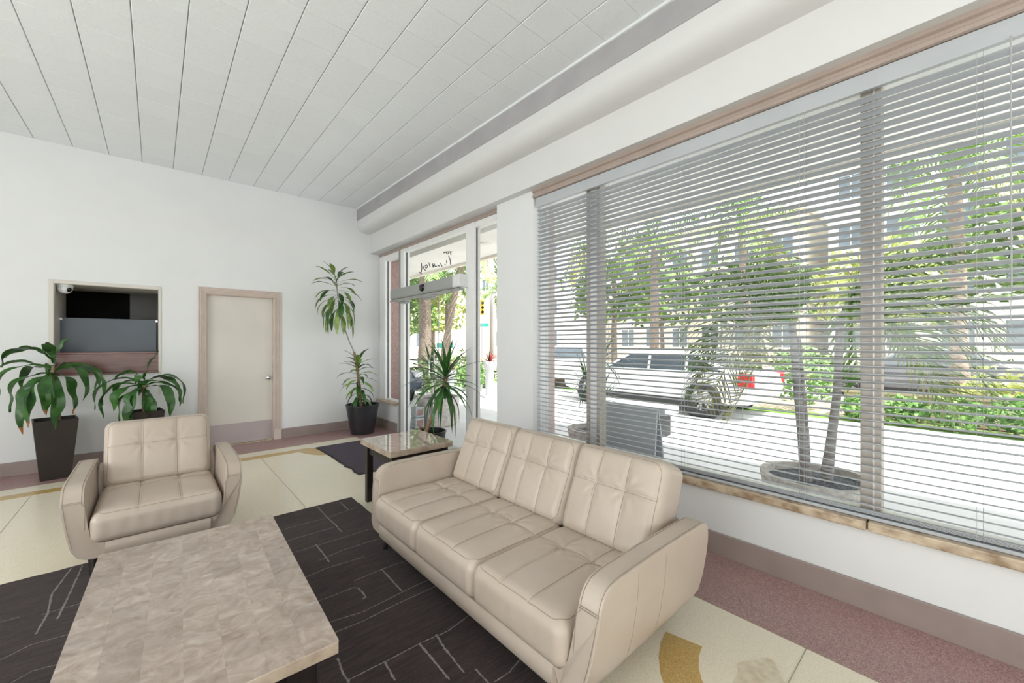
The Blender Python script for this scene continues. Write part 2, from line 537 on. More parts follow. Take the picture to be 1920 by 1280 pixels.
rear_window('window_added_rear', 'added wide white framed window in the unseen rear wall', [(-3.2, 1.4, YR - .14, YR - .06, .6, .66), (-3.2, 1.4, YR - .14, YR - .06, 2.84, 2.9), (-3.2, -3.14, YR - .14, YR - .06, .66, 2.84), (1.34, 1.4, YR - .14, YR - .06, .66, 2.84), (-.93, -.87, YR - .14, YR - .06, .66, 2.84)],
            [(-3.14, -.93, YR - .103, YR - .097, .66, 2.84), (-.87, 1.34, YR - .103, YR - .097, .66, 2.84)])
rear_window('window_added_left', 'added wide white framed window in the unseen left wall', [(XL - .14, XL - .06, -1.1, 4.3, .6, .66), (XL - .14, XL - .06, -1.1, 4.3, 2.84, 2.9), (XL - .14, XL - .06, -1.1, -1.04, .66, 2.84), (XL - .14, XL - .06, 4.24, 4.3, .66, 2.84), (XL - .14, XL - .06, 1.57, 1.63, .66, 2.84)],
            [(XL - .103, XL - .097, -1.04, 1.57, .66, 2.84), (XL - .103, XL - .097, 1.63, 4.24, .66, 2.84)])

# ceiling: slab and individual tiles
ceil = struct(B(XL - .2, 2.60, YR - .2, YB + .2, ZC + .012, 4.1).build('ceiling', M['ceil_gap']))
ceil['label'] = 'white ceiling of square acoustic tiles in long strips'
TS, TY = .302, .3035
tm = MB()
a, b, e = (TS - .006) / 2, (TY - .002) / 2, .0035
tm.add([(-a, -b, .012), (a, -b, .012), (a, b, .012), (-a, b, .012), (-a, -b, e), (a, -b, e), (a, b, e), (-a, b, e),
        (-a + e, -b + .0012, 0), (a - e, -b + .0012, 0), (a - e, b - .0012, 0), (-a + e, b - .0012, 0)],
       [(0, 1, 5, 4), (1, 2, 6, 5), (2, 3, 7, 6), (3, 0, 4, 7), (4, 5, 9, 8), (5, 6, 10, 9), (6, 7, 11, 10), (7, 4, 8, 11), (8, 9, 10, 11)])
tile_me = None
rest = MB()
for k in range(24):
    for j in range(-19, 17):
        cx_, cy_ = 2.585 - TS * (k + .5), 1.84 + TY * (j + .5)
        q = [project(cx_ + dx, cy_ + dy, ZC) for dx in (-.15, .15) for dy in (-.15, .15)]
        q = [p for p in q if p]
        vis = q and max(p[0] for p in q) > -20 and max(p[1] for p in q) > -20 and min(p[0] for p in q) < 1940
        if vis:
            if tile_me is None:
                o = tm.build('ceiling_tile', M['ceil'], ceil)
                tile_me = o.data
            else:
                o = bpy.data.objects.new('ceiling_tile', tile_me)
                COL.objects.link(o)
                o.parent = ceil
            o.location = (cx_, cy_, ZC + RND.uniform(-.0006, .0006))
        else:
            rest.add([(x + cx_, y + cy_, z + ZC) for x, y, z in tm.v], tm.f)
ro = rest.build('ceiling_tile_field', M['ceil'], ceil)
ro['kind'] = 'stuff'
B(2.583, 2.606, YR, YB, ZC - .018, ZC + .02).build('edge_bead', M['ceil'], ceil, bevel=.004)

# bulkhead along the window wall: grey cove strip, rounded box, fascia
prof = [(2.606, 3.80), (2.606, 3.575), (2.612, 3.50)]
for k in range(9):
    t = math.radians(k * 11.25)
    prof.append((2.612 + .155 * (1 - math.cos(t)), 3.50 - .118 * math.sin(t)))
prof += [(2.83, 3.378), (2.83, 3.047), (3.12, 3.047), (3.12, 4.1), (2.7, 4.1)]
bk = MB().loft([[(x, YR, z) for x, z in prof], [(x, YB, z) for x, z in prof]])
bulk = struct(bk.build('beam_window', M['bulk'], smooth=True))
bulk['label'] = 'rounded white bulkhead running above the windows'
for p in bulk.data.polygons:
    p.use_smooth = True
bulk.data.set_sharp_from_angle(angle=math.radians(30))
B(2.600, 2.6062, YR, YB, 3.58, ZC - .018).build('cove_strip', M['cove'], bulk)

# baseboards
bb = struct(B(XL, .437, YB - .018, YB, 0, .152).build('baseboard_back', M['base'], bevel=.004))
bb['label'] = 'taupe baseboard along back wall'
struct(B(1.441, 2.97, YB - .018, YB, 0, .152).build('baseboard_back_corner', M['base'], bevel=.004))
struct(B(2.92, XW, WY0, WY1, 0, .152).build('baseboard_right', M['base'], bevel=.004))
struct(B(2.952, 2.97, 6.215, YB - .018, 0, .152).build('baseboard_corner', M['base'], bevel=.004))

# ------------------------------------------------------------------ door in the back wall
dr = struct(B(DX0 + .004, DX1 - .004, YB + .055, YB + .095, .012, DZ1 - .004).build('door_1', M['door'], bevel=.003))
dr['label'] = 'plain cream door with grey kick plate and round knob'
B(DX0 + .004, DX1 - .004, YB + .049, YB + .055, .02, .305).build('kick_plate', M['kick'], dr)
kn = MB().lathe([(.0, 0), (.028, .001), (.030, .006), (.012, .012), (.011, .03), (.024, .038), (.029, .05), (.025, .062), (.0, .066)], n=24)
kn.xform(Matrix.Translation((1.275, YB + .055, .945)) @ Matrix.Rotation(math.pi / 2, 4, 'X'))
kn.build('door_knob', M['chrome'], dr, smooth=True)
# fluted casing
CW = .098


def casing_profile(n=5):
    pts = [(0, 0), (0, .012), (.008, .022)]
    for k in range(4):
        x0 = .014 + k * .019
        pts += [(x0, .024), (x0 + .004, .016), (x0 + .010, .016), (x0 + .014, .024)]
    pts += [(CW - .006, .026), (CW, .020), (CW, 0)]
    return pts


cp = casing_profile()
trim = MB()
X0, X1, ZT = DX0, DX1, DZ1
# the casing runs up one side, across the head and down the other, mitred
ringsL = [[(X0 - x, YB - y, 0.0) for x, y in cp], [(X0 - x, YB - y, ZT + x) for x, y in cp], [(X1 + x, YB - y, ZT + x) for x, y in cp], [(X1 + x, YB - y, 0.0) for x, y in cp]]
trim.loft(ringsL)
tr = struct(trim.build('trim_1', M['casing']))
tr['label'] = 'fluted taupe door casing'
B(X1, X1 + .006 + CW, YB - .030, YB, 0.0, .16).build('plinth_block', M['casing'], tr, bevel=.003)
B(X0 - CW - .006, X0, YB - .030, YB, 0.0, .16).build('plinth_block', M['casing'], tr, bevel=.003)
MB().box(X0 - .001, X0 + .004, YB, YB + .10, 0, ZT).box(X1 - .004, X1 + .001, YB, YB + .10, 0, ZT).box(X0, X1, YB, YB + .10, ZT - .004, ZT + .001).build('jamb', M['casing'], tr)
B(X0, X1, YB + .0, YB + .1, 0.0, .010).build('threshold', M['travertine'], tr)
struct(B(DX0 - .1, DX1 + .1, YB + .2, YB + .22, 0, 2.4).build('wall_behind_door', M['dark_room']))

# ------------------------------------------------------------------ service window in the back wall
sw = MB()
t = .042
sw.box(WX0 - t, WX0, YB - .012, YB + .01, WZ0 - .02, WZ1 + t).box(WX1, WX1 + t * .6, YB - .012, YB + .01, WZ0 - .02, WZ1 + t).box(WX0, WX1, YB - .012, YB + .01, WZ1, WZ1 + t)
win1 = struct(sw.build('window_1', M['door'], bevel=.004))
win1['label'] = 'service window with wooden ledge and frosted glass screen'
rv = MB().box(WX0 - .03, WX0 + .003, YB - .002, YB + .82, WZ0 - .3, WZ1 + .03).box(WX1 - .003, WX1 + .03, YB - .002, YB + .40, WZ0 - .3, WZ1 + .03).box(WX0 + .003, WX1 - .003, YB - .002, YB + .82, WZ1 - .003, WZ1 + .03)
rv.build('reveal', M['door'], win1)
B(WX0, WX1, YB - .03, YB + .02, WZ0 - .012, WZ0 + .012).build('ledge_lip', M['wood'], win1, bevel=.004)
B(WX0 + .006, WX1 - .004, YB + .03, YB + .055, WZ0 + .012, 1.335).build('front_board', M['wood'], win1, bevel=.002)
B(WX0 + .006, WX1 - .004, YB + .025, YB + .42, 1.335, 1.358).build('counter_top', M['wood'], win1, bevel=.003)
B(WX0 + .004, WX1 - .022, YB + .372, YB + .382, 1.358, 1.785).build('frosted_screen', M['frost'], win1)
for xx in (WX0, WX1 - .03):
    B(xx, xx + .022, YB + .365, YB + .39, 1.755, 1.78).build('screen_clip', M['chrome'], win1)
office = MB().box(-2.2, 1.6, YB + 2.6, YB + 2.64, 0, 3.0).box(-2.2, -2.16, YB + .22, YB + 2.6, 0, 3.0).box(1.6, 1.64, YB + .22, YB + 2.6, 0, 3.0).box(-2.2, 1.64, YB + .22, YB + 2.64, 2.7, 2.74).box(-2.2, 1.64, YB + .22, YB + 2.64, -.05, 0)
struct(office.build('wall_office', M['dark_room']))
B(-.34, .72, YB + 2.54, YB + 2.6, 0, 2.38).build('office_door_leaf', M['dark_door'], win1)

dome = thing('security_camera', (-.815, YB + .12, WZ1), 'white dome security camera in the corner of the service window', 'camera')
MB().lathe([(.0, 0), (.072, 0), (.074, -.028), (.066, -.034)], n=28).build('mount', M['dome'], dome, smooth=True)
MB().lathe([(.066, -.034), (.064, -.06), (.05, -.088), (.028, -.104), (.0, -.108)], n=28).build('dome', M['dome'], dome, smooth=True)
ln = MB().lathe([(.0, .012), (.018, .010), (.024, .002), (.026, 0)], n=20)
ln.xform(Matrix.Translation((.040, -.052, -.062)) @ Vector((.62, -.68, -.38)).to_track_quat('Z', 'Y').to_matrix().to_4x4())
ln.build('lens', M['lens_black'], dome, smooth=True)

# ------------------------------------------------------------------ big window with mullions, sill stones
w2 = MB()
XF = 3.02
w2.box(XF, XF + .10, WY1 - .03, WY1, .498, 2.965).box(XF, XF + .10, WY0, WY0 + .03, .498, 2.965).box(XF, XF + .10, WY0, WY1, 2.915, 2.965).box(XF, XF + .10, WY0, WY1, .498, .518)
win2 = struct(w2.build('window_2', M['alu'], bevel=.003))
win2['label'] = 'wide storefront window behind white blinds'
B(XF, XF + .11, .318, .408, .498, 2.965).build('mullion', M['mull'], win2, bevel=.004)
B(XF - .006, XF, .345, .352, .498, 2.965).build('mullion_bead', M['alu'], win2)
B(XF, XF + .10, 2.215, 2.25, .498, 2.965).build('mullion', M['mull'], win2, bevel=.004)
B(XF + .01, XF + .10, 2.2505, 2.328, .498, 2.965).build('mullion', M['alu'], win2, bevel=.004)
B(XF, XF + .10, 2.3285, 2.366, .498, 2.965).build('mullion', M['mull'], win2, bevel=.004)
for y0, y1 in ((WY0 + .03, .318), (.408, 2.215), (2.366, WY1 - .03)):
    B(3.065, 3.071, y0, y1, .518, 2.915).build('pane', M['glass'], win2)
# taupe stepped head trim
hp = [(2.925, 2.962), (2.908, 2.966), (2.908, 2.99), (2.916, 2.996), (2.916, 3.014), (2.898, 3.022), (2.898, 3.047), (2.94, 3.047), (2.94, 2.962)]
ht = struct(MB().loft([[(x, WY0, z) for x, z in hp], [(x, WY1 - .002, z) for x, z in hp]]).build('trim_2', M['taupe']))
ht['label'] = 'taupe stepped head moulding above the blinds'
for nm, (y0, y1), lb in (('sill_stone', (WY0, .362), 'travertine sill stone from the thick mullion toward the camera'), ('sill_stone', (.368, WY1 - .002), 'travertine sill stone behind the sofa')):
    so = struct(B(2.898, 3.12, y0, y1, .445, .498).build(nm, M['travertine'], bevel=.008, bseg=3))
    so['label'] = lb

# ------------------------------------------------------------------ venetian blind
XB = 2.962
blind = thing('venetian_blind', (XB, 1.0, .5), 'wide white venetian blind with tilted slats covering the big window', 'blind')
by0, by1 = WY0 + .05, WY1 - .035
B(XB - .03, XB + .035, by0, by1, 2.88, 2.94).build('headrail', M['slat'], blind, bevel=.003, world=True)
B(XB - .036, XB - .031, by0, by1, 2.862, 2.958).build('valance', M['slat'], blind, bevel=.002, world=True)
sl = MB()
rings = []
tilt = math.radians(14)
nseg = 6
top, bot = [], []
for k in range(nseg + 1):
    u = (k / nseg - .5) * .05
    zz = .006 * (1 - (u / .025) ** 2)
    top.append((u * math.cos(tilt) + 0, -u * math.sin(tilt) + zz + .0013))
    bot.append((u * math.cos(tilt) + 0, -u * math.sin(tilt) + zz - .0013))
ring = top + bot[::-1]
sl.loft([[(x, by0, z) for x, z in ring], [(x, by1, z) for x, z in ring]])
slat_me = None
PITCH = .0425
zs = [.572 + PITCH * k for k in range(54)] + [.526 + .0052 * k for k in range(4)]
for z in zs:
    if slat_me is None:
        o = sl.build('slat', M['slat'], blind)
        slat_me = o.data
    else:
        o = bpy.data.objects.new('slat', slat_me)
        COL.objects.link(o)
        o.parent = blind
    o.matrix_parent_inverse = Matrix.Translation(-Vector(blind.location))
    o.location = (XB, 0, z)
B(XB - .026, XB + .026, by0, by1, .500, .519).build('bottom_rail', M['slat'], blind, bevel=.004, world=True)
for yy in (2.78, 2.10, 1.39, .655, -.05, -.75):
    c = MB()
    for dx in (-.026, .026):
        c.tube([(XB + dx, yy, .515), (XB + dx, yy, 2.87)], .0011, 5)
    c.tube([(XB - .03, yy + .022, .53), (XB - .03, yy + .022, 2.87)], .0010, 5)
    for z in zs[:54]:
        c.add([(XB - .026, yy - .001, z - .001), (XB + .026, yy - .001, z - .008), (XB + .026, yy + .001, z - .008), (XB - .026, yy + .001, z - .001)], [(0, 1, 2, 3)])
    c.build('ladder_cord', M['cord'], blind, world=True)
wand = MB().tube([(XB - .045, -.13, 2.87), (XB - .047, -.13, 2.2), (XB - .046, -.132, 1.72)], .0032, 6)
wand.tube([(XB - .046, -.132, 1.72), (XB - .05, -.128, 1.60), (XB - .044, -.135, 1.52)], .0018, 5)
wand.build('pull_cord', M['cord'], blind, world=True)

# ------------------------------------------------------------------ entrance storefront
door2 = thing('door_2', (3.05, 5.0, 0), None, None)
door2['kind'] = 'structure'
door2['label'] = 'glazed entrance with white frames'
EX0, EX1 = 3.0, 3.11
fr = lambda n, a, m='alu': B(*a).build(n, M[m], door2, bevel=.004, world=True)
fr('head_rail', (EX0, EX1, 3.567, YB, 3.0, 3.047), 'taupe')
fr('frame_post', (EX0, EX1, 6.75, 6.985, .48, 3.0))
fr('frame_post', (EX0 - .005, EX1, 6.155, 6.215, 0, 3.0), 'alu_grey')
fr('frame_post', (EX0, EX1, 6.04, 6.154, 0, 3.0))
fr('frame_post', (EX0, EX1, 4.13, 4.30, 0, 3.0))
fr('frame_post', (EX0 + .02, EX1, 3.567, 3.60, 0, 3.0))
fr('top_rail', (EX0 + .01, EX1, 4.30, 6.04, 2.945, 3.0))
fr('top_rail', (EX0 + .01, EX1, 3.60, 4.13, 2.93, 3.0))
fr('top_rail', (EX0 + .01, EX1, 6.215, 6.75, 2.90, 3.0))
fr('sill_rail', (EX0 + .03, EX1, 6.215, 6.75, .48, .505))
B(2.93, 3.12, 6.216, 6.98, .44, .48).build('sill_ledge', M['travertine'], door2, bevel=.004, world=True)
fr('transom_bar', (EX0 + .02, EX1, 4.30, 6.04, 2.20, 2.26))
fr('threshold', (EX0 - .02, EX1 + .05, 3.60, 6.04, 0.0, .02), 'alu_grey')
for px_ in ((6.746, .48), (6.036, .02), (4.126, .02)):
    B(EX0 + .045, EX0 + .060, px_[0] - .004, px_[0] + .004, px_[1], 2.94).build('glazing_gasket', M['trim_black'], door2, world=True)
for a_ in ((4.30, 6.04, 2.26, 2.945), (3.60, 4.13, .02, 2.93), (6.215, 6.75, .505, 2.90)):
    B(3.05, 3.058, a_[0], a_[1], a_[2], a_[3]).build('pane', M['glass'], door2, world=True)
# two glass door leaves
for y0, y1 in ((4.305, 5.035), (5.045, 6.035)):
    lf = B(3.048, 3.060, y0, y1, .022, 2.20).build('glass_leaf', M['glass'], door2, world=True)
for yy, s_ in ((5.20, 1), (5.02, 1)):
    h = MB()
    pts = []
    for side in (0, 1):
        pass
    r_ = .075
    loop = []
    for k in range(13):
        t_ = math.pi * k / 12
        loop.append((2.985, yy - r_ + r_ * math.cos(t_), 1.215 + r_ * math.sin(t_)))
    for k in range(13):
        t_ = math.pi + math.pi * k / 12
        loop.append((2.985, yy - r_ + r_ * math.cos(t_), 1.02 + r_ * math.sin(t_)))
    loop.append(loop[0])
    h.tube(loop, .011, 10)
    h.tube([(2.985, yy, 1.2), (3.05, yy, 1.2)], .007, 8).tube([(2.985, yy, 1.04), (3.05, yy, 1.04)], .007, 8)
    h.build('pull_handle', M['chrome'], door2, smooth=True, world=True)
MB().tube([(3.03, 5.19, .03), (3.03, 5.19, .93)], .017, 10).build('door_stile', M['chrome'], door2, smooth=True, world=True)
B(3.044, 3.050, 5.036, 5.044, .03, 2.2).build('door_gasket', M['alu_grey'], door2, world=True)

# script lettering on the transom, seen from behind
tx = MB()
P = lambda px, py: (3.046,) + tuple((lambda t, u: ((math.cos(YAW) - math.sin(YAW) * u) * t, H_CAM + (643 - py) / F_PX * t))(3.046 / (math.sin(YAW) + math.cos(YAW) * ((px - 960) / F_PX)), (px - 960) / F_PX))
strokes = [[(790, 493), (791, 503), (790, 509), (788, 512)], [(794, 499), (795, 504), (798, 507)], [(797, 498), (800, 496), (802, 500), (799, 503), (797, 500)], [(805, 494), (806.5, 501)], [(803, 492), (803.5, 493)],
           [(811, 494), (812, 501), (814, 494), (816, 500), (819, 499)], [(826, 493), (828, 498), (829, 499)], [(834, 495), (835, 497)], [(837, 488), (838, 494)], [(841, 479), (844, 487), (845, 496)],
           [(832, 474), (837, 472), (847, 472)], [(837, 472), (838, 476), (841, 475), (842, 472)], [(845, 472), (845.5, 478)], [(786, 510), (790, 513)], [(821, 497), (824, 499)]]
for st in strokes:
    tx.tube([P(*p) for p in st], .0065, 6)
lo = tx.build('transom_lettering', M['ink'], door2, world=True)

# automatic door operator
op = thing('door_operator', (2.93, 5.2, 2.16), 'grey automatic door operator box with black sensor above the entrance', 'door operator')
oy0, oy1 = 4.24, 6.24
MB().loft([[(x, y, z) for x, z in ((2.868, 2.335), (2.862, 2.32), (2.862, 2.20), (2.875, 2.18), (3.0, 2.18), (3.0, 2.335))] for y in (oy0 + .16, oy1)]).build('housing', M['op'], op, bevel=.003, world=True)
MB().loft([[(x, y, z) for x, z in ((2.866, 2.35), (2.856, 2.335), (2.856, 2.20), (2.868, 2.185), (3.0, 2.185), (3.0, 2.35))] for y in (oy0, oy0 + .158)]).build('end_cap', M['dome'], op, bevel=.008, bseg=3, world=True)
sm = MB()
for x, g in ((2.862, 1.0), (2.845, .92), (2.838, .6)):
    sm.add([], [])
sring = []
for x, g in ((2.864, 1.0), (2.846, .95), (2.836, .7)):
    sring.append([(x, 5.19 + .062 * g * yy, 2.262 + .05 * g * zz) for yy, zz in ((-.9, 1), (.9, 1), (1, .6), (1, -.2), (.7, -.8), (.3, -1), (-.3, -1), (-.7, -.8), (-1, -.2), (-1, .6))])
sm.loft(sring).build('sensor', M['lens_black'], op, smooth=True, world=True)
MB().box(2.89, 2.96, oy0 + .05, oy1 - .02, 2.150, 2.178).build('track', M['op'], op, bevel=.002, world=True)
MB().tube([(2.885, oy0 + .2, 2.145), (2.875, 4.9, 2.118), (2.88, 5.25, 2.122)], .009, 8).build('arm', M['chrome'], op, world=True)
B(2.88, 2.95, 4.95, 5.22, 2.095, 2.15).build('arm_bracket', M['op'], op, bevel=.003, world=True)
MB().box(2.88, 2.99, 5.75, 6.0, 2.12, 2.15).box(2.90, 2.98, 5.80, 5.95, 2.095, 2.12).build('pivot_plate', M['op'], op, bevel=.004, world=True)
MB().tube([(2.88, oy1 - .02, 2.165), (2.87, oy1 + .03, 2.15), (2.89, oy1 + .03, 2.128), (2.95, oy1 - .05, 2.135)], .006, 6).build('cable', M['chrome'], op, world=True)


# ------------------------------------------------------------------ upholstery
def rounded_box(hx, hy, hz, r, step, disp):
    """closed surface of a rounded box; disp(x, y, z, n) moves points. returns MB"""
    idx, V, Fc = {}, [], []
    n = [max(2, int(round(2 * h / step))) for h in (hx, hy, hz)]
    H = (hx, hy, hz)

    def vert(i, j, k):
        key = (i, j, k)
        if key in idx:
            return idx[key]
        p = [-H[a] + 2 * H[a] * q / n[a] for a, q in enumerate((i, j, k))]
        inner = [max(-(H[a] - r), min(H[a] - r, p[a])) for a in range(3)]
        d = Vector([p[a] - inner[a] for a in range(3)])
        if d.length < 1e-9:
            d = Vector((0, 0, 1))
        d.normalize()
        q = Vector(inner) + d * r
        idx[key] = len(V)
        V.append(disp(q, d))
        return idx[key]

    for axis in range(3):
        a, b = [x for x in range(3) if x != axis]
        for side in (0, n[axis]):
            for i in range(n[a]):
                for j in range(n[b]):
                    q = []
                    for di, dj in ((0, 0), (1, 0), (1, 1), (0, 1)):
                        c = [0, 0, 0]
                        c[axis], c[a], c[b] = side, i + di, j + dj
                        q.append(vert(*c))
                    Fc.append(tuple(q))
    m = MB()
    m.add(V, Fc)
    return m


def make_cushion(name, parent, W, D, T, place, us, vs_, crown=.016, groove=.006, seed=0, r=.045, tufts=True, step=.0115):
    """cushion lying in its own x (width), y (depth), z (out of the seat); place(Vector)->local"""
    rr = random.Random(seed)
    hx, hy, hz = W / 2, D / 2, T / 2
    ph = [rr.uniform(0, 6.28) for _ in range(8)]

    def height(x, y):
        h = crown * (1 - (x / hx) ** 4) * (1 - (y / hy) ** 4)
        # each field between the seams puffs up on its own
        ue = [-hx] + list(us) + [hx]
        ve = [-hy] + list(vs_) + [hy]
        for e0, e1 in zip(ue, ue[1:]):
            if e0 <= x <= e1:
                for g0, g1 in zip(ve, ve[1:]):
                    if g0 <= y <= g1:
                        sx, sy = (x - e0) / (e1 - e0), (y - g0) / (g1 - g0)
                        h += groove * 1.5 * (max(0, sx * (1 - sx) * 4) ** .6) * (max(0, sy * (1 - sy) * 4) ** .6)
        for u in us:
            h -= groove * .55 * math.exp(-((x - u) / .007) ** 2)
        for v in vs_:
            h -= groove * .55 * math.exp(-((y - v) / .007) ** 2)
        if tufts:
            for i, u in enumerate(us):
                for j, v in enumerate(vs_):
                    dx, dy = x - u, y - v
                    d = math.hypot(dx, dy)
                    an = math.atan2(dy, dx)
                    h -= groove * 1.5 * math.exp(-(d / .03) ** 2)
                    h += .0030 * math.cos(an * 8 + ph[i * 2 + j]) * math.exp(-((d - .06) / .045) ** 2)
        h += .0016 * math.sin(x * 21 + ph[4]) * math.sin(y * 17 + ph[5])
        return h

    def disp(q, d):
        w = max(0, d.z)
        z = q.z + height(max(-hx, min(hx, q.x)), max(-hy, min(hy, q.y))) * w
        # soft belly on the sides and fine vertical puckers
        s = 1 - w if d.z >= 0 else 1
        k = .006 * (1 - (q.z / hz) ** 2) * s
        x = q.x + d.x * k
        y = q.y + d.y * (k + .0012 * math.sin(q.x * 75 + ph[6]) * (1 - abs(q.z / hz)))
        return place(Vector((x, y, z)))

    cu = rounded_box(hx, hy, hz, r, step, disp).build(name, M['leather'], parent, smooth=True)
    for p in cu.data.polygons:
        p.use_smooth = True
    # double stitched seams and edge piping
    st = MB()

    def surf(x, y, lift=.0009):
        # height of the rounded top at x, y
        ex, ey = max(0, abs(x) - (hx - r)), max(0, abs(y) - (hy - r))
        e = min(r, math.hypot(ex, ey))
        z0 = hz - r + math.sqrt(max(0, r * r - e * e))
        w = math.sqrt(max(0, r * r - e * e)) / r
        return place(Vector((x, y, z0 + height(x, y) * w + lift)))

    def ribbon(path, wdt):
        q = [Vector(p) for p in path]
        L, R_ = [], []
        for i, p in enumerate(q):
            dd = (q[min(i + 1, len(q) - 1)] - q[max(i - 1, 0)]).normalized()
            nn = Vector((-dd.y, dd.x))
            L.append(surf(*(p + nn * wdt / 2)))
            R_.append(surf(*(p - nn * wdt / 2)))
        st.loft([L, R_], caps=False, closed=False)

    N = 46
    lim = .80
    for u in us:
        for o_ in (-.0052, .0052):
            ribbon([(u + o_, -hy + r * .3 + (2 * hy - r * .6) * k / N) for k in range(N + 1)], .0019)
    for v in vs_:
        for o_ in (-.0052, .0052):
            ribbon([(-hx + r * .3 + (2 * hx - r * .6) * k / N, v + o_) for k in range(N + 1)], .0019)
    rc = r * .62
    loop = []
    cr_ = .055
    for sx, sy, a0 in ((1, 1, 0), (-1, 1, 90), (-1, -1, 180), (1, -1, 270)):
        for k in range(7):
            t_ = math.radians(a0 + 90 * k / 6)
            loop.append((sx * (hx - (r - rc) - cr_) + cr_ * math.cos(t_) , sy * (hy - (r - rc) - cr_) + cr_ * math.sin(t_)))
    dense = []
    for i in range(len(loop)):
        p, q = Vector(loop[i]), Vector(loop[(i + 1) % len(loop)])
        m_ = max(1, int((q - p).length / .02))
        dense += [tuple(p.lerp(q, k / m_)) for k in range(m_)]
    dense.append(dense[0])
    ribbon(dense, .0026)
    st.build('stitching', M['stitch'], cu, fix=False)
    return cu


def make_seating(root, n, SW):
    S = n * SW
    D = .95
    zb, zt = .105, .565
    xi, xo = S / 2 + .04, S / 2 + .14
    # arms
    outl = [(xo, .565), (xo - .001, .50), (xo - .008, .40), (xo - .026, .28), (xo - .048, .19), (xo - .075, .14), (xo - .11, .113), (xo - .15, .105),
            (S / 2 - .055, .105), (S / 2 - .055, .205), (S / 2 - .03, .207), (S / 2 - .008, .225), (S / 2 + .010, .26), (S / 2 + .022, .33), (S / 2 + .032, .45), (xi, .565)]
    secs = [(0, .455), (.006, .495), (.018, .522), (.036, .542), (.06, .556), (.10, .564), (.16, .567), (.4, .570), (.7, .566), (.88, .562), (.92, .553), (.94, .53), (.948, .50)]
    for sgn in (1, -1):
        am = MB()
        rings = []
        for y, ztop in secs:
            ring = []
            for x, z in outl:
                z2 = z if z < .38 else .38 + (z - .38) * (ztop - .38) / (.565 - .38)
                lean = .055 * max(0, (z2 - .12)) / .45 * (1 - y / D)
                bk_ = 0
                if y > .9:
                    bk_ = -.05 * max(0, (.2 - z2)) / .1
                fb = .045 * max(0, (.16 - z2) / .06) ** 1.5 * max(0, 1 - y / .12)
                ring.append((sgn * x, y + lean + bk_ + fb, z2))
            rings.append(ring)
        am.loft(rings)
        arm = am.build('arm', M['leather'], root, smooth=True, bevel=.010, bseg=3, angle=32)
        # seams of the arm: top edges and the cross seam on the front
        sm_ = MB()

        def path(off, inner):
            pts = []
            for y, ztop in secs[:10]:
                x = (xi + off) if inner else (xo - off)
                lean = .055 * (ztop - .12) / .45 * (1 - y / D)
                pts.append((sgn * x, y + lean - .0005, ztop + .0012))
            return pts

        for inner in (True, False):
            pts = path(.010, inner)
            low = [(sgn * ((S / 2 + .034) if inner else (xo - .010 - dx_)), .055 * (z_ - .12) / .45 - .0012, z_) for z_, dx_ in ((.20, .046), (.30, .024), (.38, .011), (.44, .005))][1 if inner else 0:]
            sm_.tube(low + pts, .0013, 5)
        for dz in (0, .008):
            z_ = .468 + dz
            sm_.tube([(sgn * (xi + .006), .055 * (z_ - .12) / .45 - .002 + dz * .15, z_), (sgn * (xo - .006), .055 * (z_ - .12) / .45 - .002 + dz * .15, z_)], .0011, 5)
        for yy in (.30, .52):
            sm_.tube([(sgn * (xo - .001), yy, .555), (sgn * (xo + .0005), yy - .002, .50), (sgn * (xo - .0075), yy - .004, .40), (sgn * (xo - .0255), yy - .006, .28), (sgn * (xo - .047), yy - .008, .19)], .0005, 4)
        sm_.build('arm_seam', M['stitch'], arm, fix=False)
    # front rail, rounded
    rp = [(.012, .205), (.002, .192), (0.0, .16), (.004, .128), (.018, .108), (.06, .105), (.06, .205)]
    MB().loft([[(x, y, z) for y, z in rp] for x in (-(S / 2 - .0555), S / 2 - .0555)]).build('front_rail', M['leather'], root, smooth=True)
    # base deck and back shell
    B(-(S / 2 - .0555), S / 2 - .0555, .061, .90, .108, .198).build('base', M['leather'], root)
    B(-(S / 2 + .022), S / 2 + .022, .10, .90, .199, .27).build('seat_deck', M['leather'], root)
    MB().loft([[(x, y, z) for y, z in ((.66, .20), (.76, .50), (.80, .525), (.90, .525), (.93, .50), (.925, .20))] for x in (-(S / 2 + .034), S / 2 + .034)]).build('back_frame', M['leather'], root, smooth=True, bevel=.01)
    bs = [(.70, .20), (.80, .60), (.84, .68), (.90, .70), (.925, .68), (.935, .60), (.93, .14), (.915, .112), (.70, .112)]
    MB().loft([[(x, y, z) for y, z in bs] for x in (-(S / 2 - .012), S / 2 - .012)]).build('back_shell', M['leather'], root, smooth=True, bevel=.012, bseg=3)
    # seat cushions
    for i in range(n):
        xc = -S / 2 + SW * (i + .5)
        seat_y = .327

        def place(p, xc=xc):
            zz = .296 + p.z
            # lower outer corners follow the curve of the arms
            return (xc + p.x, seat_y + p.y + .018 * (zz - .3), zz)

        wid = SW - .004 + (.02 if n == 1 else .008)
        make_cushion('seat_cushion', root, wid, .668, .186, place, (-SW / 6, SW / 6), (.10 if n > 1 else .20,), crown=.014, groove=.006, seed=i + 10 * n)
    ta = math.radians(23)
    for i in range(n):
        xc = -S / 2 + SW * (i + .5)

        def place(p, xc=xc):
            # cushion y = up the slant, z = towards the sitter
            up = Vector((0, math.sin(ta), math.cos(ta)))
            fw = Vector((0, -math.cos(ta), math.sin(ta)))
            c = Vector((xc, .812, .575))
            bulge = 0
            return c + Vector((p.x, 0, 0)) + up * p.y + fw * p.z

        make_cushion('back_cushion', root, SW + .001 if n > 1 else SW - .004, .512, .235, place, (-SW / 6, SW / 6), (.055,), crown=.010, groove=.0065, r=.055, seed=50 + i + 10 * n)
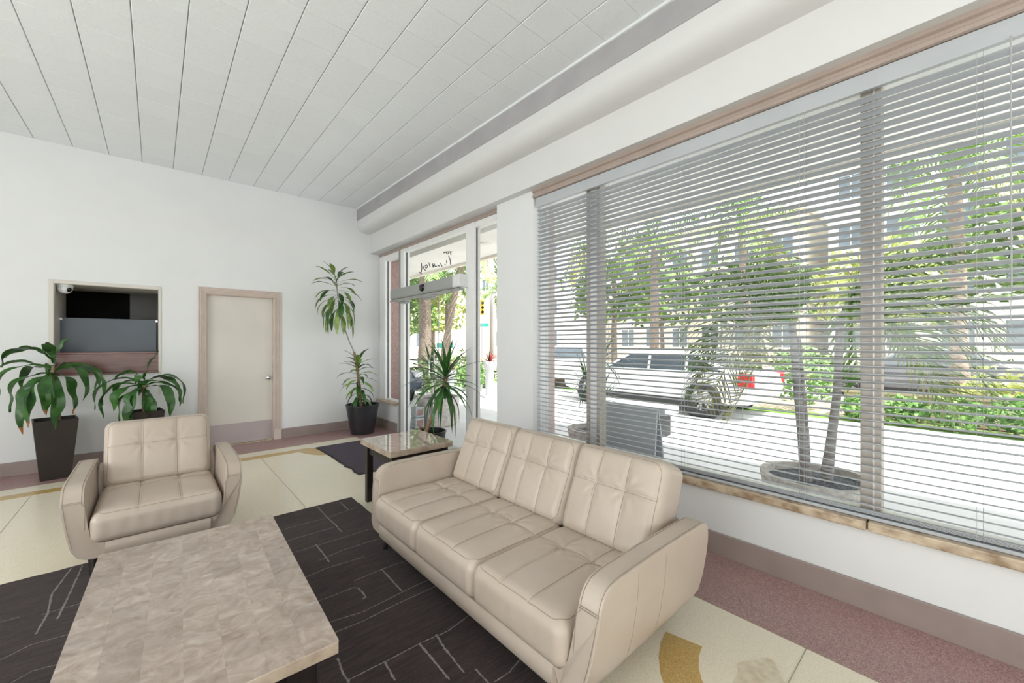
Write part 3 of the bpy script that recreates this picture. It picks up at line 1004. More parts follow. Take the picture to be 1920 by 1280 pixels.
    for sx in (-1, 1):
        for y0, dy in ((.10, -.03), (.83, .03)):
            lx = sx * (S / 2 - (.01 if y0 < .5 else .09))
            MB().loft([[(lx + sx * .012 + math.cos(t_) * r_, y0 + dy * (1 - z_ / .108) + math.sin(t_) * r_, z_) for t_ in [k * math.pi / 6 for k in range(12)]] for z_, r_ in ((.0, .015), (.108, .026))]).build('leg', M['leg'], root, smooth=True)


sofa = thing('sofa', (1.145, 1.872, .0135), 'long cream leather three-seat sofa with tufted back below the blinds', 'sofa', rotz=math.radians(-90))
make_seating(sofa, 3, .575)
chair = thing('armchair', (.025, 3.585, .0135), 'cream leather armchair facing the stone coffee table', 'armchair')
make_seating(chair, 1, .645)

# ------------------------------------------------------------------ rug and door mat
rug = thing('rug', (0, 2.3, 0), 'dark brown rug with broken pale grey lines under the coffee table', 'rug')
RX0, RX1, RY0, RY1 = -1.70, 1.385, .75, 3.868
rg = MB()
NX, NY = 60, 60
edge = []
for k in range(NX):
    edge.append((RX0 + (RX1 - RX0) * k / NX, RY0 + RND.uniform(-.004, .004)))
for k in range(NY):
    edge.append((RX1 + RND.uniform(-.004, .004), RY0 + (RY1 - RY0) * k / NY))
for k in range(NX):
    edge.append((RX1 - (RX1 - RX0) * k / NX, RY1 + RND.uniform(-.004, .004)))
for k in range(NY):
    edge.append((RX0 + RND.uniform(-.004, .004), RY1 - (RY1 - RY0) * k / NY))
rg.prism(edge, .002, .012)
rg.build('pile', M['rug'], rug, world=True)
A = lambda pts: [on_floor(480 + x * .3125, 880 + y * .3125, .012) for x, y in pts]
A2 = lambda pts: [on_floor(x * .40625, 760 + y * .40625, .012) for x, y in pts]
thin = [A(p) for p in ([(60, 388), (140, 365), (425, 290), (600, 228)], [(100, 452), (170, 432), (475, 345)], [(130, 528), (215, 500), (355, 460), (690, 355)], [(380, 545), (530, 480), (705, 425), (800, 395)],
                       [(240, 668), (300, 645), (430, 590), (650, 523)], [(590, 668), (750, 600), (930, 537), (1010, 508)], [(320, 808), (385, 785), (590, 707), (612, 710)], [(400, 930), (455, 912), (640, 855), (880, 735), (1065, 645), (1150, 600)],
                       [(430, 995), (497, 968), (640, 910), (860, 800), (1105, 690), (1200, 645)], [(550, 1265), (780, 1150), (990, 1040), (1150, 970), (1300, 860), (1400, 810)], [(1430, 1275), (1520, 1215), (1610, 1110)])]
thin += [A2(p) for p in ([(195, 965), (365, 915), (460, 890)], [(-60, 1205), (0, 1175), (140, 1105), (320, 1055), (420, 1020)], [(50, 1280), (150, 1225), (265, 1195), (380, 1150)], [(-100, 1040), (0, 1000), (90, 975)])]
thick = [A(p) for p in ([(368, 225), (430, 290), (475, 330), (515, 375)], [(505, 195), (553, 240)], [(357, 450), (400, 500), (440, 555)], [(755, 600), (820, 670), (880, 735)], [(770, 1150), (835, 1265)],
                        [(980, 1045), (1070, 1150), (1160, 1260)], [(1080, 990), (1130, 1070), (1250, 1220)], [(1315, 1195), (1395, 1280)], [(490, 1130), (520, 1220), (560, 1280)], [(612, 710), (640, 740), (658, 765), (640, 775)])]
thick += [A2(p) for p in ([(330, 750), (240, 870), (220, 960), (165, 1055)], [(380, 740), (330, 850), (265, 985)])]
rr = random.Random(3)
for k_ in range(9):      # the same broken lines carry on over the part of the rug nearer the camera
    y_ = 1.22 - k_ * .05
    x_ = rr.uniform(-1.6, .5)
    thin.append([(x_, y_), (x_ + .25, y_ - .01), (min(x_ + rr.uniform(.5, .9), 1.35), y_ + .006)])
for k_ in range(14):
    y_ = 3.7 - k_ * .2
    x_ = rr.uniform(-1.66, -1.35)
    thin.append([(x_, y_), (x_ + .2, y_ - .01), (x_ + rr.uniform(.3, .42), y_ + .006)])
for k_ in range(5):
    x_ = -1.3 + k_ * .48
    thick.append([(x_, 1.2), (x_ + .012, 1.08), (x_ - .004, .95)])
for k_ in range(5):
    y_ = 3.5 - k_ * .52
    thick.append([(-1.42 + .05 * (k_ % 2), y_), (-1.41, y_ - .12), (-1.43, y_ - .22)])


def yarn(paths, w):
    for pts in paths:
        q = []
        for (x0, y0), (x1, y1) in zip(pts, pts[1:]):
            m_ = max(2, int(math.hypot(x1 - x0, y1 - y0) / .009))
            q += [(x0 + (x1 - x0) * k / m_ + rr.uniform(-.0016, .0016), y0 + (y1 - y0) * k / m_ + rr.uniform(-.0016, .0016)) for k in range(m_)]
        q.append(pts[-1])
        m_ = MB()
        L, R_ = [], []
        for i, p in enumerate(q):
            d = (Vector(q[min(i + 1, len(q) - 1)]) - Vector(q[max(i - 1, 0)])).normalized()
            n_ = Vector((-d.y, d.x))
            ww_ = w * rr.uniform(.45, 1.15)
            L.append((p[0] + n_.x * ww_ / 2, p[1] + n_.y * ww_ / 2, .0128))
            R_.append((p[0] - n_.x * ww_ / 2, p[1] - n_.y * ww_ / 2, .0128))
        m_.loft([L, R_], caps=False, closed=False)
        m_.build('yarn_line', M['rugline'], rug, world=True, fix=False)


yarn(thin, .0065)
yarn(thick, .011)

dm = thing('door_mat', (2.2, 5.3, 0), 'charcoal entrance mat on the floor before the glass doors', 'mat')
mp_ = [(1.685, 6.05), (1.70, 5.75), (1.708, 5.4), (1.700, 5.1), (1.712, 4.98), (1.690, 4.9), (1.725, 4.76), (1.70, 4.62), (1.71, 4.5), (2.95, 4.48), (2.95, 6.06)]
MB().prism(mp_, .002, .0095).build('mat_pile', M['mat'], dm, world=True)
MB().prism([(x - .018 if x < 2 else x, y + (.012 if y > 6 else -.012 if y < 4.6 else 0)) for x, y in mp_], .0019, .006).build('rubber_edge', M['rubber'], dm, world=True)


# ------------------------------------------------------------------ tables with stone tops
def stone_table(root, W, L, H, th, rows, seed, leg, inset, tile_th=.004, colw=None, shelf=False, stone='marble'):
    rr_ = random.Random(seed)
    B(-W / 2, W / 2, -L / 2, L / 2, H - th, H - tile_th).build('top_slab', M['marble_edge'], root, bevel=.003)
    core = [-W / 2 + W * k / rows for k in range(rows + 1)]
    for a_, b_ in zip(core, core[1:]):
        y = -L / 2
        while y < L / 2 - 1e-4:
            ln_ = rr_.choice((.7, 1.0, 1.0, 1.35, 1.8)) * colw
            y2 = min(L / 2, y + ln_)
            if L / 2 - y2 < colw * .45:
                y2 = L / 2
            B(a_, b_ - .0002, y, y2 - .0002, H - tile_th, H + rr_.uniform(-.0002, .0002)).build('stone_tile', M[stone], root)
            y = y2
    for sx in (-1, 1):
        for sy in (-1, 1):
            x_, y_ = sx * (W / 2 - inset - leg / 2), sy * (L / 2 - inset - leg / 2)
            B(x_ - leg / 2, x_ + leg / 2, y_ - leg / 2, y_ + leg / 2, 0, H - th).build('leg', M['leg'], root, bevel=.003)
    for s_ in (-1, 1):
        yy_ = s_ * (L / 2 - inset - leg / 2)
        xx_ = s_ * (W / 2 - inset - leg / 2)
        B(-W / 2 + inset + leg, W / 2 - inset - leg, yy_ - .012, yy_ + .012, H - th - .085, H - th).build('apron', M['leg'], root)
        B(xx_ - .012, xx_ + .012, -L / 2 + inset + leg, L / 2 - inset - leg, H - th - .085, H - th).build('apron', M['leg'], root)
    if shelf:
        B(-W / 2 + inset + leg * .5, W / 2 - inset - leg * .5, -L / 2 + inset + leg * .5, L / 2 - inset - leg * .5, .10, .125).build('shelf', M['leg'], root)


ct = thing('coffee_table', (.134, 2.135, .0135), 'low stone-topped coffee table on the dark rug', 'table', rotz=math.radians(-2.0))
stone_table(ct, .735, 1.335, .42, .047, 7, 5, .095, .055, colw=.105)
et = thing('end_table', (1.727, 3.43, 0), 'square stone-topped end table between sofa and entrance', 'table')
stone_table(et, .60, .635, .58, .05, 4, 9, .055, .03, colw=.16, shelf=True, stone='marble_shiny')


# ------------------------------------------------------------------ plants
def leaf_mesh(L, Wd, el0, droop, curl=0.0, wav=0.0, fold=.25, n=14, seed=0, profile=None, petiole=0.0, twist=0.0, tipdry=False):
    """strap leaf growing along +X from the origin, arching down; returns MB and first face index of the tip"""
    rr_ = random.Random(seed)
    ph = rr_.uniform(0, 6)
    m = MB()
    pos = Vector((0, 0, 0))
    an = el0
    lat = 0.0
    rows = []
    for k in range(n + 1):
        s_ = k / n
        if profile:
            wv = profile(s_)
        else:
            wv = math.sin(math.pi * min(1, .06 + .94 * s_) ** .75) ** .8 if s_ < 1 else 0
        if s_ < petiole:
            wv = .16
        w_ = Wd * max(wv, .03) / 2
        fw = Vector((math.cos(an), 0, math.sin(an)))
        up = Vector((-math.sin(an), 0, math.cos(an)))
        tw = twist * s_
        sd = Vector((0, math.cos(tw), 0)) + up * math.sin(tw)
        un = up * math.cos(tw) - Vector((0, 1, 0)) * math.sin(tw)
        w1 = wav * Wd * math.sin(s_ * 15 + ph)
        w2_ = wav * Wd * math.sin(s_ * 13 + ph + 2)
        off = Vector((0, curl * s_ * s_ * L, 0))
        c = pos + off
        rows.append([c + sd * w_ + un * (fold * w_ + w1), c, c - sd * w_ + un * (fold * w_ + w2_)])
        pos = pos + fw * (L / n)
        an -= droop * (L / n) * (1.35 if s_ > .25 else .8) + (0 if an > -1.45 else -abs(droop) * (L / n) * 1.2)
        an = max(an, -1.56)
    m.loft(rows, caps=False, closed=False)
    return m


def add_leaf(root, name, base, az, material, dry=0, **kw):
    m = leaf_mesh(**kw)
    nf = len(m.f)
    mt = Matrix.Translation(Vector(base)) @ Matrix.Rotation(az, 4, 'Z')
    m.xform(mt)
    o = m.build(name, material, root, smooth=True, fix=False)
    for p in o.data.polygons:
        p.use_smooth = True
    if dry:
        o.data.materials.append(M['leaf_tip'])
        n_ = len(o.data.polygons)
        for i, p in enumerate(o.data.polygons):
            if i >= n_ - dry * 2:
                p.material_index = 1
    return o


def square_planter(root, top, bottom, h, m):
    t_ = .014
    q = lambda a_, z: [(-a_, -a_, z), (a_, -a_, z), (a_, a_, z), (-a_, a_, z)]
    MB().loft([q(bottom, 0), q(top, h - .002), q(top - .003, h), q(top - t_, h), q(top - t_ - .004, h - .06)], caps=False).add(q(bottom, .0), [(3, 2, 1, 0)]).build('pot', m, root)
    MB().add(q(top - t_ - .004, h - .05), [(0, 1, 2, 3)]).build('soil', M['soil'], root)


cornp = lambda s_: (.22 if s_ < .2 else min(1.0, .22 + (s_ - .2) * 2.9)) if s_ < .66 else max(0, (1 - s_) / .34) ** .8
cp1 = thing('potted_dracaena', (-.83, 6.62, 0), 'corn plant with browning leaf tips in tall dark square planter', 'potted plant', rotz=math.radians(10))
square_planter(cp1, .165, .112, .645, M['pot_brown'])
MB().tube([(.03, 0, .58), (.02, 0, .75), (-.005, 0, .95), (-.015, 0, 1.12), (-.015, 0, 1.22)], [.019, .017, .016, .017, .014], 10).build('stem', M['stem'], cp1, smooth=True)
spec1 = [  # azimuth deg, base z, length, elevation, droop, width
    (195, 1.20, .60, 25, 4.2, .085), (178, 1.17, .52, 32, 3.6, .09), (208, 1.13, .62, 15, 4.6, .095), (222, 1.10, .60, 5, 4.6, .10), (242, 1.12, .58, 5, 5.6, .105), (262, 1.15, .60, -8, 5.0, .115),
    (286, 1.13, .55, 0, 5.6, .115), (305, 1.13, .58, 12, 5.0, .11), (322, 1.15, .60, 22, 4.6, .10), (340, 1.17, .62, 28, 4.2, .10), (2, 1.18, .55, 34, 4.0, .09), (25, 1.16, .5, 30, 4.2, .09),
    (60, 1.16, .45, 30, 4.2, .09), (100, 1.16, .42, 35, 4.0, .09), (140, 1.17, .45, 35, 4.0, .09), (160, 1.25, .40, 62, 4.6, .095), (20, 1.27, .30, 72, 2.2, .085), (200, 1.27, .42, 66, 4.8, .10), (270, 1.26, .30, 70, 2.4, .10), (232, 1.09, .64, -4, 4.0, .085)]
for i, (az, z_, l_, el, dr_, w_) in enumerate(spec1):
    add_leaf(cp1, 'leaf', (-.015, 0, z_), math.radians(az - 10), M['leaf'], dry=2 if i in (3, 4, 5, 7, 19) else 0, L=l_ * (1.12 + .16 * math.sin(i * 2.3)), Wd=w_ * .98, el0=math.radians(el + 9 * math.sin(i * 1.7)), droop=dr_ * .93, curl=.16 * math.sin(i * 3.1), wav=.17, fold=.35, seed=i, profile=cornp, twist=RND.uniform(-.9, .9), n=20)

cp2 = thing('potted_dracaena', (-.10, 6.62, 0), 'shorter corn plant in dark square planter behind the armchair', 'potted plant', rotz=math.radians(8))
square_planter(cp2, .160, .112, .655, M['pot_brown'])
MB().tube([(0, 0, .58), (-.01, 0, .75), (-.01, 0, .96)], [.024, .023, .02], 10).build('stem', M['stem'], cp2, smooth=True)
spec2 = [(182, 1.0, .62, 28, 3.6, .085), (195, .96, .55, 15, 4.0, .085), (212, .94, .50, 25, 5.2, .10), (230, .92, .48, 12, 6.0, .11), (250, .93, .50, 0, 5.6, .11), (276, .92, .45, -35, 3.5, .12), (300, .92, .45, -20, 5, .11), (322, .94, .50, 10, 4.8, .11),
         (338, .96, .55, 15, 3.8, .09), (350, .99, .55, 30, 4.2, .075), (5, 1.0, .58, 34, 4.4, .075), (40, .97, .45, 30, 4, .09), (90, .97, .42, 30, 4, .09), (140, .97, .45, 30, 4, .09), (340, 1.04, .38, 66, .8, .075), (170, 1.03, .30, 60, 6.5, .075), (260, 1.02, .22, 55, 7.5, .10), (200, .90, .55, -5, 5.0, .075)]
for i, (az, z_, l_, el, dr_, w_) in enumerate(spec2):
    add_leaf(cp2, 'leaf', (-.01, 0, z_), math.radians(az - 8), M['leaf'], L=l_ * (1.08 + .14 * math.sin(i * 2.1)), Wd=w_ * .98, el0=math.radians(el + 9 * math.sin(i * 1.9)), droop=dr_ * .95, curl=.15 * math.sin(i * 2.7), wav=.16, fold=.35, seed=40 + i, profile=cornp, twist=RND.uniform(-.9, .9), n=20)


def round_pot(root, rt, rb, h, m, soil_z=None, lip=.012, n=40):
    sz = soil_z if soil_z is not None else h - .06
    MB().lathe([(0, .0), (rb - .006, 0), (rb, .008), (rt - .004, h - .02), (rt + .003, h - .016), (rt + .004, h - .002), (rt, h), (rt - lip, h), (rt - lip - .004, sz - .02)], n=n).build('pot', m, root, smooth=True)
    MB().lathe([(0, sz + .01), (rt * .5, sz + .006), (rt - lip - .003, sz)], n=n).build('soil', M['soil'], root, smooth=True)


tp = thing('potted_dracaena', (2.53, 6.56, 0), 'tall leaning dracaena with two leaf clusters in round black pot', 'potted plant')
round_pot(tp, .258, .180, .475, M['pot_black'])
MB().tube([(-.02, 0, .41), (-.04, 0, .7), (-.08, 0, 1.0), (-.125, 0, 1.27), (-.135, 0, 1.33)], [.024, .022, .020, .019, .018], 10).build('stem', M['stem'], tp, smooth=True)
MB().tube([(-.10, .0, 1.18), (-.15, 0, 1.36), (-.215, 0, 1.50), (-.30, 0, 1.75), (-.355, 0, 1.92), (-.385, 0, 2.15), (-.405, 0, 2.36), (-.42, 0, 2.52)], [.012, .0105, .0095, .009, .009, .009, .009, .006], 8).build('stem', M['bark_grey'], tp, smooth=True)
spear = lambda s_: max(0, math.sin(math.pi * min(1, s_ * .92 + .08))) ** .85
k = 0
for i in range(44):
    f_ = i / 43
    z_ = 1.95 + .56 * f_
    x_ = -.36 - .06 * (z_ - 1.95) / .5
    az = i * 2.399
    el = math.radians(-25 + 85 * f_ ** 1.6 + RND.uniform(-8, 8))
    add_leaf(tp, 'leaf', (x_, 0, z_), az, M['leaf_var'] if i % 3 else M['leaf'], L=RND.uniform(.42, .56) * (1 - .28 * f_), Wd=.075, el0=el, droop=4.2 - 2.6 * f_, wav=.03, fold=.25, seed=100 + i, profile=lambda s_: .14 if s_ < .3 else max(.0, math.sin(math.pi * (s_ - .3) / .7 * .94 + .12)) ** .9, n=12)
for i in range(36):
    f_ = i / 35
    z_ = .56 + .62 * f_
    x_ = -.03 - .07 * (z_ - .5)
    az = i * 2.399 + .6
    el = math.radians(-20 + 75 * f_ ** 1.3 + RND.uniform(-8, 8))
    add_leaf(tp, 'leaf', (x_, 0, z_), az, M['leaf_lime'] if (i % 2 and f_ > .2) else M['leaf'], L=RND.uniform(.28, .38), Wd=.064, el0=el, droop=4.4 - 2.4 * f_, wav=.03, fold=.25, seed=160 + i, profile=spear, n=12)

yp = thing('potted_yucca', (2.47, 4.30, 0), 'spiky yucca leaning from a round black pot beside the end table', 'potted plant')
round_pot(yp, .20, .155, .415, M['pot_black'], lip=.014)
MB().tube([(-.07, -.02, .33), (-.05, -.02, .43), (.02, -.03, .58), (.09, -.04, .74), (.15, -.05, .86), (.19, -.05, .97), (.205, -.05, 1.08)], [.03, .026, .023, .022, .024, .026, .02], 10).build('trunk', M['stem'], yp, smooth=True)
MB().tube([(-.12, .05, .34), (-.10, .04, .47), (-.07, 0, .45)], [.022, .02, .012], 8).build('trunk_stub', M['stem'], yp, smooth=True)
sw_ = lambda s_: (.45 + s_ * 1.4) if s_ < .35 else max(0.0, (1 - s_) / .65) ** .8 * .97
for i in range(46):
    f_ = i / 45
    z_ = .90 + .20 * f_
    az = i * 2.399 + .3
    el = math.radians(-48 + 128 * f_ ** 1.15 + RND.uniform(-6, 6))
    ll = RND.uniform(.42, .52) * (1 - .15 * f_)
    add_leaf(yp, 'leaf', (.15 + .055 * (z_ - .86) / .24, -.05, z_), az, M['yucca'], L=ll * 1.22, Wd=.056, el0=el, droop=2.1 - 1.7 * f_, wav=.0, fold=.35, seed=220 + i, profile=sw_, n=10)


# ================================================================== outdoors
def slab(name, label, x0, x1, y0, y1, z, m):
    o = struct(B(x0, x1, y0, y1, z - .12, z).build(name, M[m]))
    o['label'] = label
    return o


pave = slab('ground_forecourt', 'white sunlit pavement outside the window', 3.12, 9.78, -14, 40, -.005, 'pave')
for k in range(11):
    B(3.12, 9.78, -5.2 + k * 1.83, -5.192 + k * 1.83, -.006, -.0035).build('pavement_joint', M['concrete'], pave)
B(5.6, 5.608, -14, 16, -.006, -.0035).build('pavement_joint', M['concrete'], pave)
slab('ground_planting', 'planting strip along the forecourt', 9.78, 10.5, -14, 40, -.01, 'grass')
walk = slab('sidewalk', 'beige paved sidewalk beside the street', 10.5, 13.2, -14, 40, -.03, 'sidewalk')
for k in range(16):
    B(10.5, 13.2, -8 + k * 1.5, -7.99 + k * 1.5, -.032, -.028).build('paving_joint', M['concrete'], walk)
B(11.8, 11.81, -14, 30, -.032, -.028).build('paving_joint', M['concrete'], walk)
slab('street', 'pale street surface', 13.2, 22, -30, 70, -.10, 'road')
slab('sidewalk_opposite', 'sidewalk across the street', 22, 60, -40, 90, -.02, 'sidewalk')

# entrance canopy, exterior header, granite piers
can = struct(MB().box(3.12, 5.62, -9, 15, 3.42, 3.75).build('roof_canopy', M['canopy']))
can['label'] = 'flat white entrance canopy outside'
B(3.12, 3.38, -9, 15, 2.99, 3.42).build('canopy_soffit', M['alu_grey'], can)
B(5.58, 5.66, -9, 15, 3.36, 3.80).build('canopy_edge', M['facade'], can)
MB().lathe([(0, -.03), (.14, -.028), (.172, -.012), (.178, 0)], (4.86, 6.28, 3.42), 32).build('canopy_light', M['lamp'], can, smooth=True)
for nm, (y0, y1), lb in (('pillar', (3.20, 3.56), 'pale pink granite pier outside between window and entrance'), ('pillar', (6.98, 7.5), 'pink granite pier outside beyond the entrance')):
    o = struct(B(3.121, 3.50 if y0 < 5 else 3.46, y0, y1, 0, 2.99).build(nm, M['granite_pale' if y0 < 5 else 'granite'], bevel=.004))
    o['label'] = lb


# ------------------------------------------------------------------ palms and planters outdoors
def frond_mesh(L, el0, droop, leaf, n=18, seed=0, hang=.7, w=.022):
    rr_ = random.Random(seed)
    m = MB()
    roll = rr_.uniform(-.9, .9)
    pos, an = Vector((0, 0, 0)), el0
    pts, ups = [], []
    N = n * 2
    for k in range(N + 1):
        pts.append(pos.copy())
        ups.append(an)
        pos = pos + Vector((math.cos(an), 0, math.sin(an))) * (L / N)
        an = max(-1.15, an - droop * L / N)
    m.tube(pts[::3] + [pts[-1]], [.011 * (1 - .8 * i / (len(pts[::3]))) for i in range(len(pts[::3]) + 1)], 5)
    for k in range(4, N + 1):
        s_ = k / N
        ll = leaf * (math.sin(math.pi * min(1, .15 + .80 * s_)) ** .6) * rr_.uniform(.85, 1.1)
        a_ = ups[k]
        fw = Vector((math.cos(a_), 0, math.sin(a_)))
        up = Vector((-math.sin(a_), 0, math.cos(a_)))
        rl = roll + rr_.uniform(-.35, .35)
        for sd in (-1, 1):
            side = Vector((0, math.cos(rl), 0)) + up * math.sin(rl)
            d = (fw * rr_.uniform(.45, .8) + side * sd * .8 + up * .18).normalized()
            p0 = pts[k]
            p1 = p0 + d * ll * .5
            d2 = (d + Vector((0, 0, -hang * rr_.uniform(.7, 1.3)))).normalized()
            p2 = p1 + d2 * ll * .5
            nn = d.cross(up).normalized()
            m.add([p0 + nn * w * .3, p0 - nn * w * .3, p1 - nn * w * .5, p1 + nn * w * .5, p2], [(0, 1, 2, 3), (3, 2, 4)])
    return m


def add_frond(root, base, az, material, **kw):
    m = frond_mesh(**kw)
    m.xform(Matrix.Translation(Vector(base)) @ Matrix.Rotation(az, 4, 'Z'))
    return m.build('frond', material, root, fix=False)


def concrete_bowl(root, r, rb, h, n=40):
    MB().lathe([(0, 0), (rb, 0), (rb + .01, .01), (r, h - .05), (r + .006, h - .03), (r + .006, h), (r - .035, h), (r - .045, h - .06)], n=n).build('pot', M['concrete'], root, smooth=True)
    MB().lathe([(0, h - .035), (r * .6, h - .045), (r - .04, h - .055)], n=n).build('soil', M['gravel'], root, smooth=True)


pp = thing('potted_palm', (3.80, .77, 0), 'twin-trunk palm in round concrete planter outside the big window', 'potted palm')
concrete_bowl(pp, .365, .30, .46)
trA = [(-.06, .05, .40), (-.10, .07, .75), (-.13, .09, 1.1), (-.15, .11, 1.45), (-.15, .12, 1.62)]
trA2 = [(-.04, .05, .40), (-.05, .055, .8), (-.07, .08, 1.2), (-.06, .10, 1.5)]
trB = [(.04, -.05, .40), (.07, -.08, .75), (.10, -.11, 1.1), (.11, -.12, 1.5), (.115, -.125, 1.66)]
for tr_, rr2 in ((trA, [.042, .030, .027, .026, .024]), (trA2, [.03, .021, .019, .017]), (trB, [.044, .032, .027, .027, .024])):
    MB().tube(tr_, rr2, 12).build('trunk', M['bark_grey'], pp, smooth=True)
for i, (az, el, l_, dr_, tk) in enumerate([(95, 30, 1.15, 2.6, 0), (75, 48, 1.2, 2.2, 0), (102, 8, 1.0, 2.8, 0), (60, 66, 1.1, 1.5, 0), (88, -8, .95, 2.6, 1), (35, 40, 1.1, 2.2, 0), (118, 66, .75, 1.6, 0), (20, 70, 1.0, 1.2, 0), (84, 58, 1.15, 2.0, 0), (100, 20, .9, 2.3, 0),
                                           (-75, 35, 1.15, 2.5, 2), (-88, 12, 1.0, 2.8, 2), (-60, 52, 1.15, 2.0, 2), (-85, 60, 1.1, 1.6, 2), (-30, 42, 1.1, 2.2, 2), (-93, 42, .95, 2.2, 2), (0, 28, 1.1, 2.2, 2), (-70, 2, .95, 2.6, 2), (-100, 66, .8, 1.6, 2), (-48, 72, 1.0, 1.2, 2)]):
    base = {0: trA[-1], 1: trA2[-1], 2: trB[-1]}[tk]
    add_frond(pp, base, math.radians(az), M['frond_dry'] if i in (4, 2, 17) else M['frond'], L=l_, el0=math.radians(el), droop=dr_, leaf=.40, seed=300 + i, n=19, hang=.6, w=.019)

pm = thing('potted_spike_plant', (3.98, 3.02, 0), 'spiky dracaena in a concrete bowl outside next to the double mullion', 'potted plant')
concrete_bowl(pm, .30, .24, .44)
for (bx, by, tz, tx_, ty_) in ((-.04, .05, 1.28, -.02, -.16), (0, .04, .98, .04, .12), (.02, -.05, .78, .10, -.05)):
    MB().tube([(bx, by, .38), ((bx + tx_) / 2, (by + ty_) / 2, (tz + .4) / 2), (tx_, ty_, tz)], [.022, .02, .018], 8).build('trunk', M['stem'], pm, smooth=True)
    for i in range(30):
        f_ = i / 29
        add_leaf(pm, 'leaf', (tx_, ty_, tz - .06 + .1 * f_), i * 2.399 + tz, M['yucca'], L=RND.uniform(.34, .44), Wd=.03, el0=math.radians(-35 + 112 * f_), droop=2.0 - 1.4 * f_, fold=.3, seed=i, profile=sw_, n=6)

pd = thing('potted_agave', (3.86, 6.40, 0), 'concrete tub with blue agave and tall yucca outside the glass doors', 'potted plant')
concrete_bowl(pd, .385, .33, .50)
MB().lathe([(.354, .20), (.362, .21), (.364, .235), (.358, .24)], n=40).build('pot_band', M['pave'], pd, smooth=True)
MB().tube([(-.05, .05, .44), (-.08, .05, .75), (-.12, .06, 1.02)], [.035, .03, .028], 10).build('trunk', M['bark'], pd, smooth=True)
for i in range(40):
    f_ = i / 39
    add_leaf(pd, 'leaf', (-.12, .06, .94 + .12 * f_), i * 2.399, M['yucca'], L=RND.uniform(.42, .52), Wd=.042, el0=math.radians(-25 + 105 * f_), droop=1.4 - 1.1 * f_, fold=.3, seed=i, profile=sw_, n=6)
for i in range(14):
    add_leaf(pd, 'leaf', (.06, -.12, .46), i * 2.399, M['agave'], L=RND.uniform(.24, .32), Wd=.06, el0=math.radians(25 + 50 * i / 13), droop=-.6, fold=.4, seed=i, profile=sw_, n=6)

gb = thing('glass_block_stand', (3.40, 6.32, 0), 'short stand of clear glass blocks outside the entrance doors', 'stand')
for k in range(2):
    B(-.09, .09, -.09, .09, .005 + k * .185, .185 + k * .185).build('glass_block', M['block'], gb, bevel=.018, bseg=3)
    B(-.055, .055, -.094, -.088, .045 + k * .185, .145 + k * .185).build('block_face', M['granite'], gb, bevel=.004)

sb = thing('sandwich_board', (3.52, 2.26, 0), 'grey folding sign board standing outside behind the sofa', 'sign board')
MB().add([(-.02, -.34, .845), (-.02, .34, .845), (-.10, .34, .06), (-.10, -.34, .06), (.0, -.34, .845), (.0, .34, .845), (-.08, .34, .06), (-.08, -.34, .06)], [(0, 1, 2, 3), (7, 6, 5, 4), (0, 4, 5, 1), (3, 2, 6, 7), (0, 3, 7, 4), (1, 5, 6, 2)]).build('front_panel', M['sign_grey'], sb)
MB().add([(.004, -.34, .845), (.004, .34, .845), (.16, .34, .06), (.16, -.34, .06), (.02, -.34, .845), (.02, .34, .845), (.18, .34, .06), (.18, -.34, .06)], [(0, 1, 2, 3), (7, 6, 5, 4), (0, 4, 5, 1), (3, 2, 6, 7), (0, 3, 7, 4), (1, 5, 6, 2)]).build('rear_panel', M['sign_grey'], sb)
for yy in (-.31, .31):
    MB().tube([(-.108, yy, 0), (-.09, yy, .10)], .012, 6).tube([(.188, yy, 0), (.168, yy, .10)], .012, 6).build('foot', M['trim_black'], sb)
bn = thing('bench', (6.0, 3.75, 0), 'low grey bench on the pavement in front of the white car', 'bench')
B(-.22, .22, -.72, .72, .36, .48).build('seat', M['sign_grey'], bn, bevel=.015)
for yy in (-.55, .55):
    B(-.18, .18, yy - .05, yy + .05, 0, .36).build('leg', M['trim_black'], bn, bevel=.01)


# ------------------------------------------------------------------ vehicles
def wheel(root, x, y, r, w, side):
    o = MB()
    prof_ = [(r * .62, -w / 2), (r * .9, -w / 2), (r, -w / 2 + .02), (r, w / 2 - .02), (r * .9, w / 2), (r * .62, w / 2)]
    o.lathe(prof_, n=32)
    R_ = Matrix.Translation((x, y, r)) @ Matrix.Rotation(math.pi / 2, 4, 'X')
    o.xform(R_)
    wo = o.build('wheel', M['tyre'], root, smooth=True)
    q = MB().lathe([(0, w * .30), (r * .12, w * .30), (r * .14, w * .25)], n=20)
    q.lathe([(r * .56, w * .2), (r * .60, w * .42), (r * .63, w * .42), (r * .64, -w * .4)], n=32)
    q.lathe([(0, w * .02), (r * .6, w * .02)], n=24)
    for k in range(5):
        t_ = 2 * math.pi * k / 5
        for s_ in (-.12, .12):
            c_, d_ = math.cos(t_ + s_), math.sin(t_ + s_)
            q.tube([(c_ * r * .10, d_ * r * .10, w * .28), (math.cos(t_ + s_ * 1.6) * r * .6, math.sin(t_ + s_ * 1.6) * r * .6, w * .32)], .022, 6)
    q.xform(R_ @ (Matrix.Rotation(math.pi, 4, 'X') if side > 0 else Matrix.Identity(4)))
    q.build('rim', M['rim'], wo, smooth=True)


